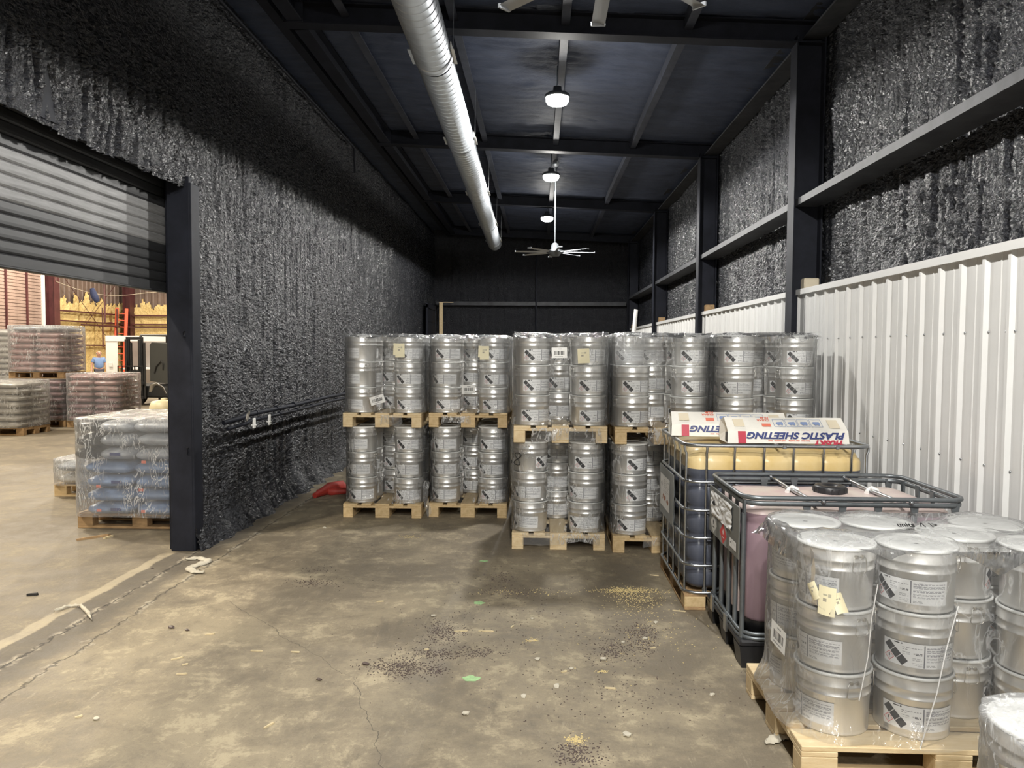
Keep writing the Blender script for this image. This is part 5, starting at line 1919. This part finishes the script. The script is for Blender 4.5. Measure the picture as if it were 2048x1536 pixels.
b.tube([(-0.10, 0.05, 0.40), (0.0, -0.02, 0.60), (0.15, -0.02, 0.62), (0.30, 0.02, 0.52), (0.36, 0.05, 0.35)], 0.03, 8, flat=(0.10, 0.015))
obj('mudguard', b, M['alu'], fk)

en = thing('white_enclosure', 'white open-sided metal enclosure standing behind the forklift', 'enclosure', (-15.6, 26.5, 0))
obj('side_panel', MB().bbox((0, 0, 0), (0.42, 0.06, 2.05), 0.01), M['white'], en)
obj('top_beam', MB().bbox((0, -0.02, 1.92), (3.6, 0.08, 2.12), 0.01), M['white'], en)
obj('back_panel', MB().bbox((0.1, 1.5, 0), (3.6, 1.56, 2.05), 0.01), M['alu'], en)
obj('side_panel', MB().bbox((3.5, 0, 0), (3.6, 1.5, 2.05), 0.01), M['white'], en)
obj('inner_shelf', MB().bbox((0.45, 0.3, 0.9), (3.4, 1.4, 0.96), 0.01), M['white'], en)
for x in (0.6, 3.3):
    obj('leg', MB().bbox((x - 0.03, 0.8, 0), (x + 0.03, 0.86, 0.92), 0.004), M['alu'], en)
obj('switch_box', MB().bbox((0.12, -0.03, 1.0), (0.26, 0.0, 1.16), 0.006), M['white'], en)

ld_ = thing('ladder', 'orange fibreglass ladder leaning in the hall corner by the maroon column', 'ladder', (-18.52, 32.45, 0), (R(-7), R(4.0), R(38)))
for x in (-0.19, 0.19):
    obj('side_rail', MB().bbox((x - 0.085, -0.045, 0), (x + 0.045, 0.045, 3.48), 0.006), M['ladder'], ld_)
for k in range(11):
    obj('rung', MB().bbox((-0.19, -0.022, 0.22 + 0.30 * k), (0.19, 0.022, 0.25 + 0.30 * k), 0.004), M['ladder'], ld_)

# cable across the hall with a dark blue cloth on it
b = MB()
ca, cb_ = Vector((-14.1, 21.5, 3.62)), Vector((-11.4, 21.5, 3.30))
b.tube([ca.lerp(cb_, t_) - Vector((0, 0, 0.22 * math.sin(PI * t_))) for t_ in np.linspace(0, 1, 14)] + [cb_ + Vector((0.3, 0, 0.02)), cb_ + Vector((0.45, 0, 0.02))], 0.006, 6)
b.tube([ca, ca + Vector((0, 0, 3.9))], 0.008, 6)
b.tube([cb_ + Vector((0.45, 0, 0.02)), cb_ + Vector((0.45, 0, 4.2))], 0.008, 6)
tag(obj('hanging_cable', b, M['tape'], None), 'slack pale cable strung high in the hall below the door', 'cable')
b = MB()
b.tube([(-0.05, 0, 0.16), (-0.02, 0.01, 0.04), (0.03, 0, -0.08), (0.09, -0.01, -0.19), (0.11, 0, -0.24)], [0.06, 0.09, 0.10, 0.08, 0.03], 10)
tag(obj('hanging_cloth', b, M['bluecloth'], None, (-12.98, 21.5, 3.26)), 'dark blue cloth bundle hanging on the cable in the hall', 'cloth')
b = MB()
b.tube([(-17.9, 30.4, 4.9), (-17.9, 30.4, 2.72), (-17.6, 30.4, 2.72)], 0.035, 8)
b.tube([(-17.9, 30.4, 4.9), (-17.9, 30.4, 7.5)], 0.035, 8)
tag(obj('drop_pipe', b, M['maroon'], None), 'maroon pipe dropping from the hall roof before yellow foam', 'pipe')
for z_, y0, y1 in ((2.62, 30.0, 33.0),):
    b = MB()
    b.tube([(HX + 0.55, y0, z_), (HX + 0.55, y1, z_), (HX + 0.9, HY - 0.5, z_), (-11.0, HY - 0.5, z_ + 0.02)], 0.035, 8)
    for p in ((HX + 0.55, 31.5), (HX + 0.55, 32.6)):
        b.tube([(p[0], p[1], z_), (p[0], p[1], 3.4)], 0.03, 8)
        b.tube([(p[0], p[1], z_), (p[0], p[1], 1.7)], 0.03, 8)
    tag(obj('wall_pipework', b, M['maroon'], None), 'dark pipework running along the yellow foam walls of the hall', 'pipe')

# person standing in the hall: one skinned body, clothes over it
def skin_fig(name, joints, edges, radii, mt, parent, root=0, sub=2):
    me = bpy.data.meshes.new(name)
    me.from_pydata(joints, edges, [])
    o = bpy.data.objects.new(name, me)
    COL.objects.link(o)
    o.parent = parent
    me.materials.append(mt)
    md = o.modifiers.new('skin', 'SKIN')
    md.use_smooth_shade = True
    for i, r_ in enumerate(radii):
        v = me.skin_vertices[0].data[i]
        v.radius = r_ if isinstance(r_, tuple) else (r_, r_)
        v.use_root = (i == root)
    s2 = o.modifiers.new('sub', 'SUBSURF')
    s2.levels = s2.render_levels = sub
    return o


pe = thing('person', 'bald white-haired person in blue polo shirt standing behind pink bags', 'person', (-16.75, 28.0, 0), (0, 0, R(35)))
J = [(0, 0, 0.86), (0, 0.01, 1.02), (0, 0.02, 1.22), (0, 0.01, 1.31), (0, -0.02, 1.37), (0, -0.04, 1.43), (0, -0.05, 1.50), (0, -0.05, 1.565),     # pelvis .. crown
     (0.17, 0.01, 1.27), (0.235, 0.0, 1.02), (0.25, -0.06, 0.80), (0.25, -0.075, 0.72),
     (-0.17, 0.01, 1.27), (-0.235, 0.0, 1.02), (-0.25, -0.06, 0.80), (-0.25, -0.075, 0.72),
     (0.09, 0, 0.80), (0.10, -0.01, 0.45), (0.105, 0.02, 0.08), (0.115, -0.14, 0.035),
     (-0.09, 0, 0.80), (-0.10, -0.01, 0.45), (-0.105, 0.02, 0.08), (-0.115, -0.14, 0.035)]
Ed = [(0, 1), (1, 2), (2, 3), (3, 4), (4, 5), (5, 6), (6, 7), (2, 8), (8, 9), (9, 10), (10, 11), (2, 12), (12, 13), (13, 14), (14, 15), (0, 16), (16, 17), (17, 18), (18, 19), (0, 20), (20, 21), (21, 22), (22, 23)]
Rd = [(0.15, 0.11), (0.15, 0.11), (0.15, 0.11), (0.07, 0.07), 0.055, (0.078, 0.090), (0.080, 0.095), (0.05, 0.06), 0.062, 0.045, 0.033, 0.036, 0.062, 0.045, 0.033, 0.036, 0.085, 0.062, 0.042, 0.035, 0.085, 0.062, 0.042, 0.035]
for s_, hnd in ((1, 11), (-1, 15)):
    hx_, hy_, hz_ = J[hnd]
    for k, (dy, L_) in enumerate(((-0.030, 0.070), (-0.010, 0.078), (0.010, 0.072), (0.028, 0.058))):
        i0 = len(J)
        J += [(hx_ - 0.004 * s_, hy_ + dy, hz_ - 0.035), (hx_ - 0.012 * s_, hy_ + dy - 0.004, hz_ - 0.035 - L_ * 0.55), (hx_ - 0.030 * s_, hy_ + dy - 0.006, hz_ - 0.035 - L_)]
        Ed += [(hnd, i0), (i0, i0 + 1), (i0 + 1, i0 + 2)]
        Rd += [0.010, 0.009, 0.008]
    i0 = len(J)
    J += [(hx_ - 0.012 * s_, hy_ - 0.045, hz_ - 0.005), (hx_ - 0.02 * s_, hy_ - 0.060, hz_ - 0.04)]
    Ed += [(hnd, i0), (i0, i0 + 1)]
    Rd += [0.011, 0.009]
bodyo = skin_fig('body', J, Ed, Rd, M['skin'], pe)
skin_fig('shirt', [(0, 0, 0.84), (0, 0.01, 1.02), (0, 0.02, 1.21), (0, 0.01, 1.30), (0.165, 0.01, 1.265), (0.215, 0.004, 1.10), (-0.165, 0.01, 1.265), (-0.215, 0.004, 1.10)],
         [(0, 1), (1, 2), (2, 3), (2, 4), (4, 5), (2, 6), (6, 7)], [(0.175, 0.135), (0.178, 0.135), (0.175, 0.130), (0.085, 0.085), 0.082, 0.072, 0.082, 0.072], M['shirt'], pe)
skin_fig('trousers', [(0, 0, 0.85), (0.09, 0, 0.80), (0.10, -0.01, 0.45), (0.105, 0.01, 0.10), (-0.09, 0, 0.80), (-0.10, -0.01, 0.45), (-0.105, 0.01, 0.10)],
         [(0, 1), (1, 2), (2, 3), (0, 4), (4, 5), (5, 6)], [(0.165, 0.125), 0.10, 0.078, 0.068, 0.10, 0.078, 0.068], M['trouser'], pe)
for s_ in (-1, 1):
    b = MB()
    b.prism([(-0.25, 0.0), (0.07, 0.0), (0.07, 0.09), (0.0, 0.10), (-0.10, 0.075), (-0.24, 0.045)], 0, s_ * 0.11 - 0.045, s_ * 0.11 + 0.045)
    obj('shoe', b, M['rubber'], pe)
fb = MB()
fb.prism([(-0.145, 1.47), (-0.172, 1.455), (-0.145, 1.448)], 0, -0.014, 0.014)
obj('nose', fb, M['skin'], pe)
for s_ in (-1, 1):
    fb = MB()
    fb.lathe([(0.012, -0.004), (0.008, 0.004)], 10)
    obj('eye', fb, M['ink_black'], pe, (s_ * 0.032, -0.137, 1.495), (PI / 2, 0, 0))
    fb = MB()
    fb.lathe([(0.028, -0.006), (0.022, 0.006)], 10)
    obj('ear', fb, M['skin'], pe, (s_ * 0.083, -0.045, 1.485), (0, PI / 2, 0))
fb = MB()
fb.bbox((-0.024, -0.140, 1.428), (0.024, -0.132, 1.436), 0.002)
obj('mouth', fb, M['ink_red'], pe)
hm = MB()
hm.tube([(-0.082, -0.03, 1.46), (-0.086, 0.0, 1.47), (-0.05, 0.042, 1.48), (0.0, 0.052, 1.48), (0.05, 0.042, 1.48), (0.086, 0.0, 1.47), (0.082, -0.03, 1.46)], 0.026, 8, flat=(0.014, 0.036))
obj('hair', hm, M['hair'], pe)

# ------------------------------------------------------------------ litter on the floor
rl = random.Random(21)


def W(px, py, z=0.0):
    """where the sight line through a point of the photograph meets the floor"""
    v = rot @ Vector(((px - 1024) / FPX, (768 - py) / FPX, -1.0))
    t_ = (z - CAM_H) / v.z
    return Vector((v.x * t_, v.y * t_, z))


def splinter(px0, py0, px1, py1, wd, mt, label, name='wood_splinter', cat='splinter', grp='splinters on the floor'):
    a, b_ = W(px0, py0), W(px1, py1)
    L_ = (b_ - a).length
    m = MB()
    m.add([(-L_ / 2, -wd / 2, 0), (L_ / 2 - L_ * .1, -wd / 2, 0), (L_ / 2, 0, 0), (L_ / 2 - L_ * .15, wd / 2, 0), (-L_ / 2, wd * .3, 0),
           (-L_ / 2, -wd / 2, wd * .5), (L_ / 2 - L_ * .1, -wd / 2, wd * .6), (L_ / 2, 0, wd * .3), (L_ / 2 - L_ * .15, wd / 2, wd * .5), (-L_ / 2, wd * .3, wd * .4)],
          [(0, 4, 3, 2, 1), (5, 6, 7, 8, 9), (0, 1, 6, 5), (1, 2, 7, 6), (2, 3, 8, 7), (3, 4, 9, 8), (4, 0, 5, 9)])
    o = obj(name, m, M[mt], None, tuple((a + b_) / 2), (0, 0, math.atan2((b_ - a).y, (b_ - a).x)))
    return tag(o, label, cat, grp)


SPL = [(342, 1320, 367, 1315), (364, 1331, 377, 1328), (353, 1349, 375, 1348), (502, 1302, 526, 1303), (582, 1304, 600, 1305), (528, 1457, 549, 1445), (908, 1263, 936, 1262), (957, 1262, 988, 1263),
       (1058, 1281, 1068, 1282), (753, 1204, 768, 1203), (1300, 1297, 1312, 1296), (1345, 1221, 1372, 1224), (848, 1300, 858, 1299), (1210, 1376, 1232, 1378), (1022, 1256, 1027, 1252), (1300, 1150, 1318, 1152),
       (1122, 1345, 1134, 1342), (150, 1436, 166, 1432), (410, 1270, 430, 1268)]
NTH = ['first', 'second', 'third', 'fourth', 'fifth', 'sixth', 'seventh', 'eighth', 'ninth', 'tenth', 'eleventh', 'twelfth', 'thirteenth', 'fourteenth', 'fifteenth', 'sixteenth', 'seventeenth', 'eighteenth', 'nineteenth', 'twentieth']
for i, s_ in enumerate(SPL):
    splinter(*s_, 0.012, 'chip', 'thin pale wood splinter on the concrete, %s from left of all splinters' % NTH[sorted(range(len(SPL)), key=lambda q: SPL[q][0]).index(i)])
splinter(153, 1081, 222, 1071, 0.035, 'pine_old', 'dark broken board strip on the floor before the blue bag load', 'wood_strip', 'wood', 'wood strips by blue bags')
splinter(208, 1078, 226, 1073, 0.03, 'chip', 'short pale broken board strip beside the longer dark strip', 'wood_strip', 'wood', 'wood strips by blue bags')
splinter(55, 1191, 77, 1190, 0.03, 'rubber', 'short black strip on the hall floor near the threshold', 'wood_strip', 'wood')
# small pebbles and crumbs, each one a stone
peb = []
for s_ in range(3):
    bm = bmesh.new()
    bmesh.ops.create_icosphere(bm, subdivisions=1, radius=1)
    for v in bm.verts:
        v.co *= 1 + rl.uniform(-.3, .3)
        v.co.z = max(-0.35, v.co.z * 0.6)
    me = bpy.data.meshes.new('stone_chip')
    bm.to_mesh(me)
    bm.free()
    peb.append(me)
peb[0].materials.append(M['rag'])
peb[1].materials.append(M['rag'])
peb[2].materials.append(M['pellet'])
PEB = [(1065, 1238, 0), (1311, 1246, 0), (931, 1428, 1), (1255, 1472, 1), (1114, 1373, 0), (1075, 1320, 1), (1142, 1338, 0), (1206, 1319, 1), (343, 1256, 2), (374, 1261, 2), (638, 1360, 2), (731, 1329, 2), (305, 1137, 2),
       (649, 1056, 0), (1290, 1278, 0), (1048, 1393, 0), (1425, 1390, 0), (866, 1233, 1), (1246, 1285, 0), (193, 1439, 1)]
for (px, py, k) in PEB:
    p = W(px, py)
    r_ = rl.uniform(0.010, 0.018)
    o = obj('stone_chip', peb[k], None, None, (p.x, p.y, r_ * 0.33), (0, 0, rl.uniform(0, 6)))
    o.scale = (r_ * 1.4, r_, r_)
    same = sorted(q[0] for q in PEB if (q[2] == 2) == (k == 2))
    tag(o, ('small dark crumb on the concrete, %s from left of the crumbs' if k == 2 else 'small pale stone chip on the concrete, %s from left of the chips') % NTH[same.index(px)], 'stone', 'dark crumbs on the floor' if k == 2 else 'pale stone chips on the floor')


def scatter(name, label, cat, spots, mt, size, seed):
    """loose grains: (px, py, half width, half height in photo pixels, count)"""
    rs = np.random.RandomState(seed)
    m = MB()
    for (px, py, wx, wy, n_) in spots:
        for _ in range(n_):
            g = rs.randn(2)
            g = g * rs.uniform(0.5, 1.0)
            p = W(px + g[0] * wx * 0.62, min(1535, py + g[1] * wy * 0.62))
            l_, w2, h_ = size * rs.uniform(.6, 1.5), size * rs.uniform(.3, .6), size * rs.uniform(.25, .5)
            a = rs.uniform(0, PI)
            Mx = Matrix.Translation(p) @ Matrix.Rotation(a, 4, 'Z')
            m.add([Mx @ Vector(q) for q in ((-l_ / 2, -w2 / 2, 0), (l_ / 2, -w2 / 2, 0), (l_ / 2, w2 / 2, 0), (-l_ / 2, w2 / 2, 0), (-l_ / 3, -w2 / 4, h_), (l_ / 3, -w2 / 4, h_), (l_ / 3, w2 / 4, h_), (-l_ / 3, w2 / 4, h_))],
                  [(0, 1, 5, 4), (1, 2, 6, 5), (2, 3, 7, 6), (3, 0, 4, 7), (4, 5, 6, 7)])
    o = obj(name, m, M[mt])
    return tag(o, label, cat, None, 'stuff')


scatter('spilled_pellets', 'dark brown pellets spilled in patches on the floor before the drum stacks', 'pellets',
        [(800, 1335, 75, 22, 520), (870, 1340, 30, 14, 120), (885, 1265, 48, 28, 380), (880, 1308, 90, 14, 260), (960, 1305, 50, 12, 120), (1225, 1300, 52, 26, 280), (1290, 1280, 34, 40, 260), (1270, 1260, 50, 14, 120), (1000, 1160, 40, 22, 170),
         (1020, 1185, 70, 12, 130), (1150, 1500, 50, 16, 180), (1160, 1522, 60, 10, 110), (1050, 1240, 260, 110, 330), (1250, 1380, 240, 90, 240), (630, 1166, 55, 10, 200), (640, 1140, 40, 12, 60)], 'pellet', 0.0075, 5)
scatter('sawdust_spill', 'pale yellow sawdust spilled on the floor left of the amber tank', 'sawdust',
        [(1262, 1183, 80, 6, 330), (1245, 1180, 45, 7, 260), (1270, 1196, 60, 14, 220), (1285, 1210, 60, 25, 160), (1062, 1281, 16, 4, 70), (1150, 1480, 24, 10, 120), (1205, 1343, 16, 3, 40), (1300, 1270, 130, 60, 150), (820, 1074, 30, 4, 60), (1050, 1185, 120, 8, 90)], 'sawdust', 0.007, 6)
for i, (px, py, wx) in enumerate(((942, 1357, 0.034), (958, 1206, 0.030), (968, 1122, 0.026))):
    m = MB()
    p = W(px, py)
    vs = []
    for k in range(18):
        a = 2 * PI * k / 18
        r_ = wx * (1 + 0.35 * float(pn(np.array(math.cos(a) * 2 + i * 3), np.array(math.sin(a) * 2), 5)) + 0.12 * math.sin(5 * a + i))
        vs.append((r_ * 1.25 * math.cos(a), r_ * math.sin(a), 0.0012))
    m.add(vs, [tuple(range(18))])
    m.add([(v[0], v[1], 0) for v in vs] + vs, [(k, (k + 1) % 18, (k + 1) % 18 + 18, k + 18) for k in range(18)])
    tag(obj('paint_spot', m, M['green'], None, tuple(p)), ['pale green paint spot, nearest the viewer of three', 'pale green paint spot, middle one of three', 'faint green paint spot, closest to the drum stacks'][i], 'paint spot', 'green paint spots')


def rag(label, pts, wd, mt, seed):
    """flat twisted scrap along photo points"""
    P_ = [W(*p) for p in pts]
    n = 26
    t_ = np.linspace(0, 1, n)
    k = np.linspace(0, 1, len(P_))
    C_ = np.stack([np.interp(t_, k, [p[j] for p in P_]) for j in range(2)], -1)
    T_ = np.gradient(C_, axis=0)
    T_ /= np.hypot(T_[:, 0], T_[:, 1])[:, None] + 1e-9
    Nn = np.stack([-T_[:, 1], T_[:, 0]], -1)
    nv = 7
    V = np.linspace(-1, 1, nv)
    wv = wd * (0.55 + 0.9 * np.abs(pn(t_ * 5, t_ * 0, seed))) * np.clip(np.sin(PI * np.clip(t_, .04, .96)) * 2.2, 0, 1)
    xy = C_[:, None] + Nn[:, None] * (V[None, :] * wv[:, None])[..., None]
    z = 0.004 + 0.030 * np.abs(pn(t_[:, None] * 9 + 0 * V, V[None] * 1.6 + 0 * t_[:, None], seed + 2)) + 0.010 * (1 - V[None] ** 2)
    me = mesh_np('paper_scrap', np.concatenate([xy, z[..., None]], -1).reshape(-1, 3), grid_quads(n, nv))
    o = obj('paper_scrap', me, M[mt])
    md = o.modifiers.new('solid', 'SOLIDIFY')
    md.thickness = 0.003
    return tag(o, label, 'scrap', 'scraps on the threshold')


rag('crumpled beige paper scrap on the threshold by the door frame', [(372, 1122), (395, 1118), (418, 1124), (395, 1132), (378, 1138), (388, 1146), (408, 1148)], 0.045, 'rag', 3)
rag('long beige scrap on the threshold crossing the pale line', [(108, 1226), (140, 1214), (162, 1214), (176, 1228), (183, 1242)], 0.02, 'rag', 8)
rag('folded brown paper on the floor under the near load corner', [(1530, 1490), (1560, 1478), (1585, 1470)], 0.04, 'rag', 13)

flap('film_bunch', films['L1'], ([(-0.39, -0.60, 0.36), (-0.41, -0.61, 0.22), (-0.36, -0.64, 0.05)], [(-0.455, -0.59, 0.38), (-0.460, -0.60, 0.20), (-0.40, -0.68, 0.012)]), 24, 31, M['film_bag'], 0.01)
for i in range(5):
    n_ = 9
    zt = ZD2 + 3 * DH + 0.006
    xs = np.linspace(-0.40, 0.40, n_)
    a = [(x, FY + 0.03 + rl.uniform(-.01, .02), zt + rl.uniform(0.0, .022)) for x in xs]
    b_ = [(x, FY - 0.006 + rl.uniform(-.006, .004), zt - rl.uniform(.01, .05)) for x in xs]
    flap('film_bunch', films['U%d' % i], (a, b_), 60, 60 + i, M['film_bag'], 0.008)
xs = np.linspace(-0.41, -0.02, 6)
flap('film_bunch', films['U3'], ([(x, FY + 0.01, ZD2 + 0.785 + 0.02 * (k % 2)) for k, x in enumerate(xs)], [(x + 0.01, FY - 0.008, ZD2 + 0.50 + 0.05 * (k % 2)) for k, x in enumerate(xs)]), 50, 77, M['film_bag'], 0.02)
# film bunched between the deck of upper pallets and the drums below them
for key, (lx, z, wd, hh) in {'U0': (0.10, 1.00, 0.22, 0.10), 'U1': (-0.12, 1.00, 0.30, 0.09), 'U2': (0.05, 0.99, 0.6, 0.13), 'U3': (0.12, 0.99, 0.5, 0.16), 'L2': (0.02, 0.10, 0.66, 0.10), 'L3': (0.1, 0.10, 0.5, 0.09)}.items():
    n_ = 5
    a = [(lx - wd / 2 + wd * i / (n_ - 1), FY - 0.025 + rl.uniform(-.008, .008), z + hh / 2) for i in range(n_)]
    b_ = [(lx - wd / 2 + wd * i / (n_ - 1), FY - 0.02 + rl.uniform(-.008, .008), z - hh / 2 * (1 if i in (0, n_ - 1) else rl.uniform(.2, 1.2))) for i in range(n_)]
    flap('film_bunch', films[key], (a, b_), 40, 17 + n_, M['film_bag'], 0.015)
